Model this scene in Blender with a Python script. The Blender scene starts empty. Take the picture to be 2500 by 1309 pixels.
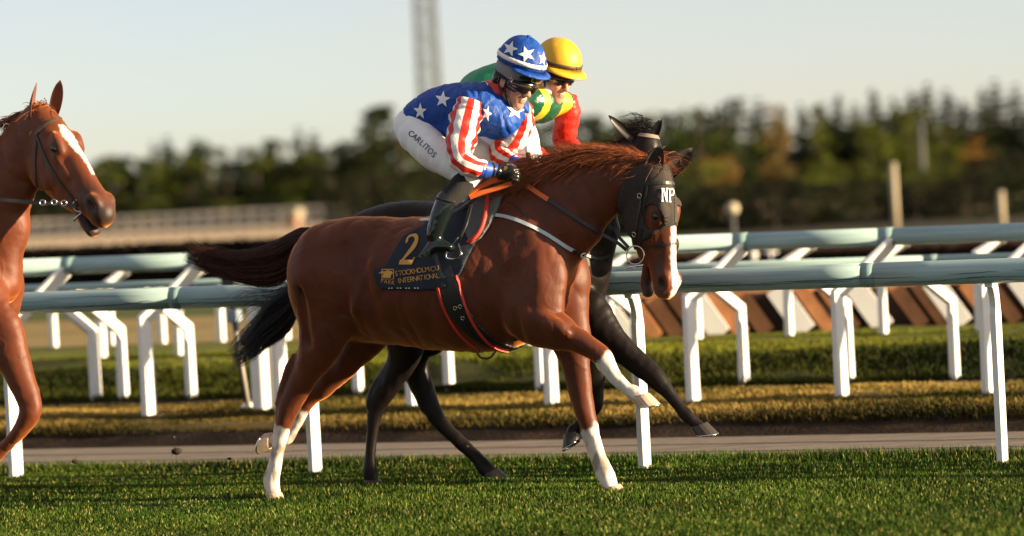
import bpy, bmesh, math, random
import numpy as np
from math import sin, cos, pi, radians, atan, atan2, sqrt
from mathutils import Vector, Matrix
from mathutils.bvhtree import BVHTree

SC = bpy.context.scene
COL = SC.collection
RNG = np.random.default_rng(7)
random.seed(7)

# ------------------------------------------------------------------ camera
F_PX, CX, CY, EYE = 7254.0, 1250.0, 654.5, 1.68      # long lens, picture 2500 wide, eye height
PITCH, ROLL = atan(184.2 / F_PX), radians(3.0)
CF = np.array([0, cos(PITCH), -sin(PITCH)])
_r0 = np.array([1.0, 0, 0]); _u0 = np.array([0, sin(PITCH), cos(PITCH)])
CR = cos(ROLL) * _r0 - sin(ROLL) * _u0
CU = sin(ROLL) * _r0 + cos(ROLL) * _u0
CAMPOS = np.array([0, 0, EYE])
cam = bpy.data.cameras.new('camera')
cam.sensor_width = 36.0
cam.lens = F_PX / 2500 * 36
cam.clip_start = 0.5
cam.clip_end = 3000
cam.dof.use_dof = True
cam.dof.focus_distance = 16.5
cam.dof.aperture_fstop = 1.25
camo = bpy.data.objects.new('camera', cam)
COL.objects.link(camo)
m = Matrix(((CR[0], CU[0], -CF[0], 0), (CR[1], CU[1], -CF[1], 0), (CR[2], CU[2], -CF[2], EYE), (0, 0, 0, 1)))
camo.matrix_world = m
SC.camera = camo

# ------------------------------------------------------------------ light
SUN_AZ, SUN_EL = radians(-17.0), radians(9.5)       # from +X towards the camera side
SUN_DIR = np.array([cos(SUN_AZ) * cos(SUN_EL), sin(SUN_AZ) * cos(SUN_EL), sin(SUN_EL)])
sun = bpy.data.lights.new('sun', 'SUN')
sun.energy = 5.0
sun.angle = radians(0.6)
sun.color = (1.0, 0.76, 0.47)
suno = bpy.data.objects.new('sun', sun)
suno.rotation_euler = Vector(SUN_DIR).to_track_quat('Z', 'Y').to_euler()
COL.objects.link(suno)
W = bpy.data.worlds.new('World')
SC.world = W
W.use_nodes = True
nt = W.node_tree
for n_ in list(nt.nodes): nt.nodes.remove(n_)
out = nt.nodes.new('ShaderNodeOutputWorld')
bg = nt.nodes.new('ShaderNodeBackground')
sky = nt.nodes.new('ShaderNodeTexSky')
sky.sky_type = 'NISHITA'
sky.sun_disc = False
sky.sun_elevation = SUN_EL
sky.sun_rotation = pi / 2 - SUN_AZ
sky.air_density = 0.6; sky.dust_density = 0.6; sky.ozone_density = 1.0
bg.inputs['Strength'].default_value = 0.067
# thin even cloud veil: pulls the clear sky towards a pale grey
mx = nt.nodes.new('ShaderNodeMix'); mx.data_type = 'RGBA'
mx.inputs[0].default_value = 0.6
mx.inputs[7].default_value = (4.25, 3.5, 2.9, 1)
tc = nt.nodes.new('ShaderNodeTexCoord')
ns = nt.nodes.new('ShaderNodeTexNoise'); ns.inputs['Scale'].default_value = 3.0; ns.inputs['Detail'].default_value = 3
rp = nt.nodes.new('ShaderNodeMapRange')
rp.inputs[1].default_value = 0.35; rp.inputs[2].default_value = 0.65; rp.inputs[3].default_value = 0.32; rp.inputs[4].default_value = 0.50
nt.links.new(tc.outputs['Generated'], ns.inputs['Vector'])
nt.links.new(ns.outputs['Fac'], rp.inputs[0])
nt.links.new(rp.outputs[0], mx.inputs[0])
nt.links.new(sky.outputs[0], mx.inputs[6])
nt.links.new(mx.outputs[2], bg.inputs['Color'])
nt.links.new(bg.outputs[0], out.inputs[0])
SC.view_settings.view_transform = 'Standard'
SC.view_settings.look = 'None'
SC.view_settings.exposure = 1.68
SC.view_settings.gamma = 1.0
SC.view_settings.use_curve_mapping = False
SC.render.engine = 'CYCLES'
SC.cycles.max_bounces = 6
SC.cycles.use_denoising = True

# ------------------------------------------------------------------ places: rail frame (along D, away N, up Z)
D = np.array([0.92406, -0.38225, 0.0])
N = np.array([0.38225, 0.92406, 0.0])
UP = np.array([0, 0, 1.0])
A0 = np.array([-3.29103, 19.29313, 0.0])             # foot of the left near post
T0 = float(N @ A0)
def ray(px, py):
    return CF * F_PX + CR * (px - CX) - CU * (py - CY)
def on_t(px, py, t):                                 # photograph point on the upright plane t metres behind the near rail
    d = ray(px, py)
    return CAMPOS + d * ((T0 + t - N @ CAMPOS) / (N @ d))
def on_z(px, py, z=0.0):
    d = ray(px, py)
    return CAMPOS + d * ((z - EYE) / d[2])
def at_depth(px, py, y):
    d = ray(px, py)
    return CAMPOS + d * (y / d[1])
def proj(P):
    v = np.asarray(P) - CAMPOS
    k = F_PX / (v @ CF)
    return CX + (v @ CR) * k, CY - (v @ CU) * k
def rail_xy(s, t, z=0.0):                            # along / away coordinates
    return A0 + D * s + N * t + UP * z

# ------------------------------------------------------------------ object helpers
def tag(o, label=None, cat=None, group=None, kind=None):
    if label: o['label'] = label
    if cat: o['category'] = cat
    if group: o['group'] = group
    if kind: o['kind'] = kind
    return o
def thing(name, label, cat, loc, group=None):
    o = bpy.data.objects.new(name, None)
    o.empty_display_size = 0.1
    COL.objects.link(o)
    o.location = Vector(loc)
    return tag(o, label, cat, group)
def origin(o):
    p = np.zeros(3)
    while o is not None:
        p = p + np.array(o.location)
        o = o.parent
    return p
def mk(name, v, f, mat, parent=None, smooth=True, col=None, attrs=None, mats=None, mi=None, base=None):
    """one mesh object; v in world coordinates, shifted to its parent's origin"""
    v = np.asarray(v, float).reshape(-1, 3)
    o_ = origin(parent) if parent is not None else (np.asarray(base, float) if base is not None else np.zeros(3))
    me = bpy.data.meshes.new(name)
    vv = v - o_
    if isinstance(f, np.ndarray) and f.ndim == 2:
        nf, k = f.shape
        me.vertices.add(len(vv)); me.vertices.foreach_set('co', vv.astype(np.float32).ravel())
        me.loops.add(nf * k); me.loops.foreach_set('vertex_index', f.astype(np.int32).ravel())
        me.polygons.add(nf)
        me.polygons.foreach_set('loop_start', np.arange(0, nf * k, k, dtype=np.int32))
        me.update(calc_edges=True)
    else:
        me.from_pydata(vv.tolist(), [], [list(map(int, q)) for q in f])
    if smooth:
        me.polygons.foreach_set('use_smooth', np.ones(len(me.polygons), bool))
    for m_ in (mats or [mat]):
        me.materials.append(m_)
    if mi is not None:
        me.polygons.foreach_set('material_index', np.asarray(mi, np.int32))
    if col is not None:
        ca = me.color_attributes.new('Col', 'FLOAT_COLOR', 'POINT')
        c4 = np.ones((len(v), 4), np.float32); c4[:, :3] = col
        ca.data.foreach_set('color', c4.ravel())
    for k_, a_ in (attrs or {}).items():
        at = me.attributes.new(k_, 'FLOAT', 'POINT')
        at.data.foreach_set('value', np.asarray(a_, np.float32))
    me.validate(); me.update()
    o = bpy.data.objects.new(name, me)
    COL.objects.link(o)
    if parent is not None: o.parent = parent
    else: o.location = Vector(o_)
    return o
def unit(a):
    a = np.asarray(a, float)
    return a / (np.linalg.norm(a) + 1e-12)

# ------------------------------------------------------------------ materials
def mat(name, base=(0.5, 0.5, 0.5), rough=0.6, spec=0.5, metal=0.0, noise=0.0, nscale=8.0, bump=0.0, bscale=60.0,
        attr=False, sheen=0.0, sheen_tint=(1, 1, 1, 1), bdist=0.01, coat=0.0, sub=0.0, stretch=None, trans=0.0):
    m_ = bpy.data.materials.new(name)
    m_.use_nodes = True
    t = m_.node_tree
    b = t.nodes['Principled BSDF']
    b.inputs['Roughness'].default_value = rough
    b.inputs['Specular IOR Level'].default_value = spec
    b.inputs['Metallic'].default_value = metal
    if sheen:
        b.inputs['Sheen Weight'].default_value = sheen
        b.inputs['Sheen Roughness'].default_value = 0.42
        b.inputs['Sheen Tint'].default_value = sheen_tint
    if coat: b.inputs['Coat Weight'].default_value = coat; b.inputs['Coat Roughness'].default_value = 0.15
    if sub:
        b.inputs['Subsurface Weight'].default_value = sub
        b.inputs['Subsurface Radius'].default_value = (0.02, 0.008, 0.004)
        b.inputs['Subsurface Scale'].default_value = 0.5
    if trans: b.inputs['Transmission Weight'].default_value = trans
    tcd = t.nodes.new('ShaderNodeTexCoord')
    vec = tcd.outputs['Object']
    if stretch:
        mp = t.nodes.new('ShaderNodeMapping'); mp.inputs['Scale'].default_value = stretch
        t.links.new(vec, mp.inputs[0]); vec = mp.outputs[0]
    src = None
    if attr:
        a = t.nodes.new('ShaderNodeVertexColor'); a.layer_name = 'Col'
        src = a.outputs[0]
    if noise > 0:
        nz = t.nodes.new('ShaderNodeTexNoise'); nz.inputs['Scale'].default_value = nscale; nz.inputs['Detail'].default_value = 5
        t.links.new(vec, nz.inputs['Vector'])
        mr = t.nodes.new('ShaderNodeMapRange')
        mr.inputs[1].default_value = 0.25; mr.inputs[2].default_value = 0.75
        mr.inputs[3].default_value = 1 - noise; mr.inputs[4].default_value = 1 + noise
        t.links.new(nz.outputs['Fac'], mr.inputs[0])
        mu = t.nodes.new('ShaderNodeVectorMath'); mu.operation = 'SCALE'
        if src is None:
            rgb = t.nodes.new('ShaderNodeRGB'); rgb.outputs[0].default_value = (*base, 1); src = rgb.outputs[0]
        t.links.new(src, mu.inputs[0]); t.links.new(mr.outputs[0], mu.inputs['Scale'])
        src = mu.outputs[0]
    if src is not None: t.links.new(src, b.inputs['Base Color'])
    else: b.inputs['Base Color'].default_value = (*base, 1)
    if bump > 0:
        nb = t.nodes.new('ShaderNodeTexNoise'); nb.inputs['Scale'].default_value = bscale; nb.inputs['Detail'].default_value = 4
        t.links.new(vec, nb.inputs['Vector'])
        bp = t.nodes.new('ShaderNodeBump'); bp.inputs['Strength'].default_value = bump; bp.inputs['Distance'].default_value = bdist
        t.links.new(nb.outputs['Fac'], bp.inputs['Height'])
        t.links.new(bp.outputs[0], b.inputs['Normal'])
    return m_

# ------------------------------------------------------------------ signed-distance modelling
class Shape:
    def __init__(s): s.ops = []
    def chain(s, st, w=N, k=0.03, sub=4, mode=1):
        """st: (point, half depth, half width) along a limb; w: the sideways direction"""
        P = np.array([q[0] for q in st], float); A = np.array([q[1] for q in st], float)
        B = np.array([q[2] if len(q) > 2 else q[1] for q in st], float)
        X = np.column_stack([P, A, B])
        if sub > 1 and len(X) > 2:
            X = catmull(X, sub)
        s.ops.append(('c', X, unit(w), k, mode)); return s
    def ell(s, c, r, ax=None, k=0.03, mode=1):
        ax = np.eye(3) if ax is None else np.array([unit(a) for a in ax])
        s.ops.append(('e', np.array(c, float), np.array(r, float), ax, k, mode)); return s
    def half(s, p, n, k=0.0):                        # keep the side n points away from
        s.ops.append(('h', np.array(p, float), unit(n), k)); return s
    def prim(s, op, P):
        if op[0] == 'c':
            X, w = op[1], op[2]
            best = np.full(len(P), 1e3)
            for i in range(len(X) - 1):
                a, b = X[i], X[i + 1]
                ab = b[:3] - a[:3]; L = ab @ ab + 1e-12
                q = P - a[:3]
                t = np.clip(q @ ab / L, 0, 1)
                q = q - t[:, None] * ab
                ra = a[3] + t * (b[3] - a[3]); rb = a[4] + t * (b[4] - a[4])
                l2 = (q @ w) ** 2; r2 = np.maximum((q * q).sum(1) - l2, 0)
                k0 = np.sqrt(r2 / ra ** 2 + l2 / rb ** 2); k1 = np.sqrt(r2 / ra ** 4 + l2 / rb ** 4) + 1e-9
                best = np.minimum(best, k0 * (k0 - 1) / k1)
            return best
        c, r, ax = op[1], op[2], op[3]
        q = (P - c) @ ax.T
        k0 = np.sqrt(((q / r) ** 2).sum(1)); k1 = np.sqrt(((q / r ** 2) ** 2).sum(1)) + 1e-9
        return k0 * (k0 - 1) / k1
    def bbox(s, op):
        if op[0] == 'c':
            X = op[1]; r = np.maximum(X[:, 3], X[:, 4])[:, None]
            return (X[:, :3] - r).min(0), (X[:, :3] + r).max(0)
        r = op[2].max() if False else np.sqrt(((op[3] * op[2][:, None]) ** 2).sum(0))
        return op[1] - r, op[1] + r
    def at(s, P, ops=None):
        d = np.full(len(P), 0.5)
        for op in s.ops: d = s.blend(d, op, P)
        return d
    def blend(s, d, op, P):
        if op[0] == 'h':
            return np.maximum(d, (P - op[1]) @ op[2])
        e = s.prim(op, P); k, mode = op[-2], op[-1]
        if mode > 0:
            if k <= 0: return np.minimum(d, e)
            h = np.maximum(k - np.abs(d - e), 0) / k
            return np.minimum(d, e) - h * h * k * 0.25
        e = -e
        if k <= 0: return np.maximum(d, e)
        h = np.maximum(k - np.abs(d - e), 0) / k
        return np.maximum(d, e) + h * h * k * 0.25
    def grid(s, h, pad=0.03, lo=None, hi=None):
        if lo is None:
            bb = [s.bbox(o) for o in s.ops if o[0] != 'h' and o[-1] > 0]
            lo = np.min([b[0] for b in bb], 0) - pad; hi = np.max([b[1] for b in bb], 0) + pad
        n = np.ceil((hi - lo) / h).astype(int) + 1
        ax = [lo[i] + h * np.arange(n[i]) for i in range(3)]
        f = np.full(n, 0.5, np.float32)
        for op in s.ops:
            if op[0] == 'h':
                X, Y, Z = np.meshgrid(*ax, indexing='ij', sparse=True)
                pl = (X - op[1][0]) * op[2][0] + (Y - op[1][1]) * op[2][1] + (Z - op[1][2]) * op[2][2]
                f = np.maximum(f, pl.astype(np.float32)); continue
            segs = [op]
            if op[0] == 'c' and len(op[1]) > 4:      # long limbs in pieces, each in its own box
                X = op[1]; segs = [('c', X[i:i + 4], *op[2:]) for i in range(0, len(X) - 1, 3)]
            if len(segs) > 1:
                # pieces of one limb join by plain minimum before they blend into the body
                b0, b1 = s.bbox(op); m_ = op[-2] + 0.035
                i0 = np.clip(np.floor((b0 - m_ - lo) / h).astype(int), 0, n - 1); i1 = np.clip(np.ceil((b1 + m_ - lo) / h).astype(int) + 1, 1, n)
                sub_ = np.full(i1 - i0, 0.5, np.float32)
                for sg in segs:
                    c0, c1 = s.bbox(sg)
                    j0 = np.clip(np.floor((c0 - m_ - lo) / h).astype(int), i0, i1 - 1); j1 = np.clip(np.ceil((c1 + m_ - lo) / h).astype(int) + 1, i0 + 1, i1)
                    G = np.stack(np.meshgrid(*[ax[i][j0[i]:j1[i]] for i in range(3)], indexing='ij'), -1).reshape(-1, 3)
                    e = s.prim(sg, G).reshape(j1 - j0).astype(np.float32)
                    sl = tuple(slice(j0[i] - i0[i], j1[i] - i0[i]) for i in range(3))
                    sub_[sl] = np.minimum(sub_[sl], e)
                sl = tuple(slice(i0[i], i1[i]) for i in range(3))
                f[sl] = mixsd(f[sl], sub_, op[-2], op[-1])
            else:
                b0, b1 = s.bbox(op); m_ = op[-2] + 0.035
                j0 = np.clip(np.floor((b0 - m_ - lo) / h).astype(int), 0, n - 1); j1 = np.clip(np.ceil((b1 + m_ - lo) / h).astype(int) + 1, 1, n)
                if (j1 <= j0).any(): continue
                G = np.stack(np.meshgrid(*[ax[i][j0[i]:j1[i]] for i in range(3)], indexing='ij'), -1).reshape(-1, 3)
                e = s.prim(op, G).reshape(j1 - j0).astype(np.float32)
                sl = tuple(slice(j0[i], j1[i]) for i in range(3))
                f[sl] = mixsd(f[sl], e, op[-2], op[-1])
        return f, lo, ax
    def mesh(s, h, smooth=2, **kw):
        f, lo, ax = s.grid(h, **kw)
        return nets(f, lo, h, smooth)
def mixsd(d, e, k, mode):
    if mode < 0: e = -e
    if k <= 0: return np.minimum(d, e) if mode > 0 else np.maximum(d, e)
    hh = np.maximum(k - np.abs(d - e), 0) / k
    return (np.minimum(d, e) - hh * hh * k * 0.25) if mode > 0 else (np.maximum(d, e) + hh * hh * k * 0.25)
def catmull(X, sub):
    Q = np.vstack([2 * X[0] - X[1], X, 2 * X[-1] - X[-2]])
    outp = []
    for i in range(len(X) - 1):
        p0, p1, p2, p3 = Q[i], Q[i + 1], Q[i + 2], Q[i + 3]
        for j in range(sub):
            t = j / sub
            outp.append(0.5 * (2 * p1 + (p2 - p0) * t + (2 * p0 - 5 * p1 + 4 * p2 - p3) * t * t + (3 * p1 - p0 - 3 * p2 + p3) * t ** 3))
    outp.append(X[-1])
    return np.array(outp)
def nets(f, lo, h, smooth=2):
    """naive surface nets: one vertex in each mixed cell, one quad across each sign change"""
    s = f < 0
    nx, ny, nz = f.shape
    cnt = np.zeros((nx - 1, ny - 1, nz - 1), np.uint8)
    for i in (0, 1):
        for j in (0, 1):
            for k in (0, 1):
                cnt += s[i:nx - 1 + i, j:ny - 1 + j, k:nz - 1 + k]
    act = (cnt > 0) & (cnt < 8)
    idx = np.full(act.shape, -1, np.int64)
    C_ = np.argwhere(act)
    idx[act] = np.arange(len(C_))
    acc = np.zeros((len(C_), 3)); num = np.zeros(len(C_))
    cor = [(i, j, k) for i in (0, 1) for j in (0, 1) for k in (0, 1)]
    for a in cor:
        for ax_ in range(3):
            if a[ax_] == 0:
                b = list(a); b[ax_] = 1
                fa = f[C_[:, 0] + a[0], C_[:, 1] + a[1], C_[:, 2] + a[2]]; fb = f[C_[:, 0] + b[0], C_[:, 1] + b[1], C_[:, 2] + b[2]]
                cr = (fa < 0) != (fb < 0)
                t = np.where(cr, fa / np.where(cr, fa - fb, 1), 0)
                p = np.array(a, float)[None, :] + t[:, None] * (np.array(b) - np.array(a))[None, :]
                acc[cr] += p[cr]; num[cr] += 1
    V = (C_ + acc / num[:, None]) * h + lo
    Q = []
    for ax_ in range(3):
        sl0 = [slice(None)] * 3; sl1 = [slice(None)] * 3
        sl0[ax_] = slice(0, -1); sl1[ax_] = slice(1, None)
        e = np.argwhere(s[tuple(sl0)] != s[tuple(sl1)])
        u, v = (ax_ + 1) % 3, (ax_ + 2) % 3
        ok = (e[:, u] > 0) & (e[:, v] > 0) & (e[:, u] < f.shape[u] - 1) & (e[:, v] < f.shape[v] - 1)
        e = e[ok]
        def cell(du, dv):
            c = e.copy(); c[:, u] += du; c[:, v] += dv
            return idx[c[:, 0], c[:, 1], c[:, 2]]
        q = np.column_stack([cell(-1, -1), cell(0, -1), cell(0, 0), cell(-1, 0)])
        inside = s[e[:, 0], e[:, 1], e[:, 2]]
        q[~inside] = q[~inside][:, ::-1]
        Q.append(q)
    Q = np.vstack(Q)
    V = relax(V, Q, smooth)
    return V, Q
def relax(V, Q, it, lam=0.5, mu=-0.35):
    E = np.vstack([Q[:, [0, 1]], Q[:, [1, 2]], Q[:, [2, 3]], Q[:, [3, 0]]])
    n = len(V)
    deg = np.bincount(E[:, 0], minlength=n) + np.bincount(E[:, 1], minlength=n)
    deg = np.maximum(deg, 1)[:, None]
    for i in range(it * 2):
        S = np.zeros_like(V)
        for c in range(3):
            S[:, c] = np.bincount(E[:, 0], V[E[:, 1], c], minlength=n) + np.bincount(E[:, 1], V[E[:, 0], c], minlength=n)
        V = V + (lam if i % 2 == 0 else mu) * (S / deg - V)
    return V
def vnoise(P, scale, seed=0):
    """cheap smooth pseudo-noise in -1..1 from summed sines"""
    r = np.random.default_rng(seed)
    o = np.zeros(len(P))
    for i in range(7):
        k = r.normal(size=3) * scale * (0.6 + 0.25 * i)
        o += np.sin(P @ k + r.uniform(0, 6.28)) / (1 + 0.25 * i)
    return o / 3.2

# ------------------------------------------------------------------ swept shapes
def frames(P, up=UP):
    P = np.asarray(P, float)
    T = np.gradient(P, axis=0); T /= np.linalg.norm(T, axis=1)[:, None] + 1e-12
    U_ = np.zeros_like(P); u = up - T[0] * (up @ T[0])
    if np.linalg.norm(u) < 1e-3: u = np.array([1.0, 0.01, 0]) - T[0] * T[0][0]
    for i in range(len(P)):
        u = u - T[i] * (u @ T[i]); u = unit(u); U_[i] = u
    return T, U_, np.cross(T, U_)
def tube(P, r, n=10, cap=True, up=UP, flat=1.0):
    """round (or flattened) tube along P; r a number or one per point"""
    P = np.asarray(P, float); r = np.broadcast_to(np.asarray(r, float), (len(P),))
    T, U_, S = frames(P, up)
    a = np.linspace(0, 2 * pi, n, endpoint=False)
    V = P[:, None, :] + r[:, None, None] * (np.cos(a)[None, :, None] * U_[:, None, :] * flat + np.sin(a)[None, :, None] * S[:, None, :])
    V = V.reshape(-1, 3); F_ = []
    for i in range(len(P) - 1):
        for j in range(n):
            F_.append((i * n + j, i * n + (j + 1) % n, (i + 1) * n + (j + 1) % n, (i + 1) * n + j))
    if cap:
        F_.append(tuple(range(n))[::-1]); F_.append(tuple(range((len(P) - 1) * n, len(P) * n)))
    return V, F_
def join(parts):
    V, F_, o = [], [], 0
    for v, f in parts:
        v = np.asarray(v); V.append(v); F_ += [tuple(int(i) + o for i in q) for q in f]; o += len(v)
    return np.vstack(V), F_
def box(c, ax, half, bev=0.0):
    """box with axes ax (3 unit rows) and half sizes; bevel by a chamfer on all edges"""
    ax = np.array([unit(a) for a in ax]); c = np.asarray(c, float); hx, hy, hz = half
    if bev <= 0:
        L = [(x, y, z) for x in (-hx, hx) for y in (-hy, hy) for z in (-hz, hz)]
        V = c + np.array(L) @ ax
        return V, [(0, 1, 3, 2), (4, 6, 7, 5), (0, 4, 5, 1), (2, 3, 7, 6), (0, 2, 6, 4), (1, 5, 7, 3)]
    b = bev
    ring = [(hx - b, -hy), (hx, -hy + b), (hx, hy - b), (hx - b, hy), (-hx + b, hy), (-hx, hy - b), (-hx, -hy + b), (-hx + b, -hy)]
    ins = [(x * (hx - b) / hx, y * (hy - b) / hy) for x, y in ring]
    L = [(x, y, -hz) for x, y in ins] + [(x, y, -hz + b) for x, y in ring] + [(x, y, hz - b) for x, y in ring] + [(x, y, hz) for x, y in ins]
    V = c + np.array(L) @ ax; F_ = [tuple(range(7, -1, -1)), tuple(range(24, 32))]
    for k in range(3):
        for j in range(8):
            F_.append((k * 8 + j, k * 8 + (j + 1) % 8, k * 8 + 8 + (j + 1) % 8, k * 8 + 8 + j))
    return V, F_
def ellipsoid(c, r, ax=None, nu=14, nv=9):
    ax = np.eye(3) if ax is None else np.array([unit(a) for a in ax])
    V = []; F_ = []
    for i in range(nv + 1):
        th = pi * i / nv
        for j in range(nu):
            ph = 2 * pi * j / nu
            V.append((r[0] * sin(th) * cos(ph), r[1] * sin(th) * sin(ph), r[2] * cos(th)))
    for i in range(nv):
        for j in range(nu):
            F_.append((i * nu + j, (i + 1) * nu + j, (i + 1) * nu + (j + 1) % nu, i * nu + (j + 1) % nu))
    return np.asarray(c, float) + np.array(V) @ ax, F_
def strands(S, r0, r1):
    """S: (n, m, 3) hair curves -> thin three-sided tapering tubes"""
    S = np.asarray(S, float); n, mm = S.shape[:2]
    T = np.gradient(S, axis=1); T /= np.linalg.norm(T, axis=2, keepdims=True) + 1e-9
    ref = np.array([0.3, 0.2, 0.93]); U_ = np.cross(T, ref); U_ /= np.linalg.norm(U_, axis=2, keepdims=True) + 1e-9
    B_ = np.cross(T, U_)
    r = np.linspace(r0, r1, mm)[None, :, None]
    ring = [S + r * (cos(a) * U_ + sin(a) * B_) for a in (0, 2.094, 4.189)]
    V = np.stack(ring, 2).reshape(-1, 3)
    b = (np.arange(n)[:, None] * mm + np.arange(mm - 1)[None, :]).ravel() * 3
    F_ = np.vstack([np.column_stack([b + j, b + (j + 1) % 3, b + 3 + (j + 1) % 3, b + 3 + j]) for j in range(3)])
    return V, F_
def spline(P, n):
    P = np.asarray(P, float)
    X = catmull(P, 12) if len(P) > 2 else np.linspace(P[0], P[1], 12)
    L = np.concatenate([[0], np.cumsum(np.linalg.norm(np.diff(X[:, :3], axis=0), axis=1))])
    t = np.linspace(0, L[-1], n)
    return np.column_stack([np.interp(t, L, X[:, i]) for i in range(X.shape[1])])
def ribbon(P, Nrm, width, thick=0.004):
    """flat strap along P lying on a surface with normals Nrm"""
    P = np.asarray(P, float); Nrm = np.asarray(Nrm, float)
    T = np.gradient(P, axis=0); T /= np.linalg.norm(T, axis=1)[:, None] + 1e-12
    S = np.cross(T, Nrm); S /= np.linalg.norm(S, axis=1)[:, None] + 1e-12
    w = np.broadcast_to(np.asarray(width, float), (len(P),))[:, None] / 2
    V = np.stack([P - S * w, P - S * w + Nrm * thick, P + S * w + Nrm * thick, P + S * w], 1).reshape(-1, 3)
    F_ = []
    for i in range(len(P) - 1):
        for j in range(4):
            F_.append((i * 4 + j, i * 4 + (j + 1) % 4, i * 4 + 4 + (j + 1) % 4, i * 4 + 4 + j))
    F_ += [(3, 2, 1, 0), tuple(len(P) * 4 - 4 + j for j in range(4))]
    return V, F_
def bvh_of(o):
    me = o.data; M = origin(o)
    v = np.empty(len(me.vertices) * 3); me.vertices.foreach_get('co', v)
    v = v.reshape(-1, 3) + M
    return BVHTree.FromPolygons([Vector(x) for x in v], [tuple(p.vertices) for p in me.polygons])
def hit(bvh, px, py):
    """where the photograph's line of sight meets a built surface"""
    d = unit(ray(px, py))
    loc, nrm, _, _ = bvh.ray_cast(Vector(CAMPOS), Vector(d))
    return (None, None) if loc is None else (np.array(loc), np.array(nrm))
def snap_line(bvh, pts, n, off=0.003):
    """a line given in photograph points, laid on a built surface"""
    q = spline(np.array([(x, y, 0.0) for x, y in pts]), n)
    P, Q = [], []
    for x, y, _ in q:
        a, b = hit(bvh, x, y)
        if a is None: continue
        P.append(a + b * off); Q.append(b)
    return np.array(P), np.array(Q)
# ------------------------------------------------------------------ the ground, strip by strip behind the near rail
M = {}
def zf(t):
    t = np.asarray(t, float)
    z = np.interp(t, [-80, .25, .42, .50, 2.0, 2.06, 2.22, 2.6, 4.75, 5.0, 5.35, 5.75, 6.3, 9, 40, 3000], [0, 0, .012, .0, .0, .012, .088, .115, .14, .17, .255, .325, .35, .37, .37, .37])
    return z
def ground_mat(name, cols, scale, stretch=(1, 1, 1), bump=.6, bscale=30, rough=.95, fine=40):
    m_ = bpy.data.materials.new(name); m_.use_nodes = True
    t = m_.node_tree; b = t.nodes['Principled BSDF']
    b.inputs['Roughness'].default_value = rough; b.inputs['Specular IOR Level'].default_value = .15
    tcd = t.nodes.new('ShaderNodeTexCoord'); mp_ = t.nodes.new('ShaderNodeMapping')
    mp_.inputs['Rotation'].default_value = (0, 0, radians(22.5)); mp_.inputs['Scale'].default_value = stretch
    t.links.new(tcd.outputs['Object'], mp_.inputs[0])
    n1 = t.nodes.new('ShaderNodeTexNoise'); n1.inputs['Scale'].default_value = scale; n1.inputs['Detail'].default_value = 6; n1.inputs['Roughness'].default_value = .65
    t.links.new(mp_.outputs[0], n1.inputs['Vector'])
    cr = t.nodes.new('ShaderNodeValToRGB'); e = cr.color_ramp.elements
    while len(e) < len(cols): e.new(.5)
    for i, c in enumerate(cols):
        e[i].position = .30 + .40 * i / max(len(cols) - 1, 1); e[i].color = (*c, 1)
    t.links.new(n1.outputs['Fac'], cr.inputs[0])
    n2 = t.nodes.new('ShaderNodeTexNoise'); n2.inputs['Scale'].default_value = fine; n2.inputs['Detail'].default_value = 4
    t.links.new(mp_.outputs[0], n2.inputs['Vector'])
    mr = t.nodes.new('ShaderNodeMapRange'); mr.inputs[1].default_value = .3; mr.inputs[2].default_value = .7; mr.inputs[3].default_value = .65; mr.inputs[4].default_value = 1.35
    t.links.new(n2.outputs['Fac'], mr.inputs[0])
    mu = t.nodes.new('ShaderNodeVectorMath'); mu.operation = 'SCALE'
    t.links.new(cr.outputs[0], mu.inputs[0]); t.links.new(mr.outputs[0], mu.inputs['Scale'])
    t.links.new(mu.outputs[0], b.inputs['Base Color'])
    nb = t.nodes.new('ShaderNodeTexNoise'); nb.inputs['Scale'].default_value = bscale; nb.inputs['Detail'].default_value = 5
    t.links.new(mp_.outputs[0], nb.inputs['Vector'])
    bp = t.nodes.new('ShaderNodeBump'); bp.inputs['Strength'].default_value = bump; bp.inputs['Distance'].default_value = .03
    t.links.new(nb.outputs['Fac'], bp.inputs['Height']); t.links.new(bp.outputs[0], b.inputs['Normal'])
    return m_
S_COLS = np.concatenate([[-1200, -500, -200, -90, -45, -25, -15, -10], np.arange(-7, 16, .16), [18, 24, 35, 60, 120, 260, 600, 1300]])
def strip(name, ts_, m_, rough=.0, wobble=.0):
    ts_ = np.asarray(ts_, float)
    SS, TT = np.meshgrid(S_COLS, ts_, indexing='ij')
    Z = zf(TT)
    near = np.exp(-((SS - 3) / 14) ** 2)
    P = np.stack([SS.ravel(), TT.ravel(), np.zeros(SS.size)], 1)
    nz = vnoise(P * [1, 1.6, 0], 2.1, 61) + .6 * vnoise(P * [1, 1.6, 0], 6, 62)
    edge = np.minimum(np.clip((TT - ts_[0]) / .05, 0, 1), np.clip((ts_[-1] - TT) / .05, 0, 1)).ravel()
    Zr = Z.ravel() + rough * nz * near.ravel() * edge
    Tw = TT.ravel() + wobble * vnoise(P * [1, 0, 0], 1.3, 63) * near.ravel() * edge
    V = A0[None, :] + SS.ravel()[:, None] * D + Tw[:, None] * N + Zr[:, None] * UP
    a, b = SS.shape
    idx = np.arange(a * b).reshape(a, b)
    F_ = np.stack([idx[:-1, :-1], idx[1:, :-1], idx[1:, 1:], idx[:-1, 1:]], -1).reshape(-1, 4)
    o = mk(name, V, F_, m_)
    return tag(o, kind='structure')
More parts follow.
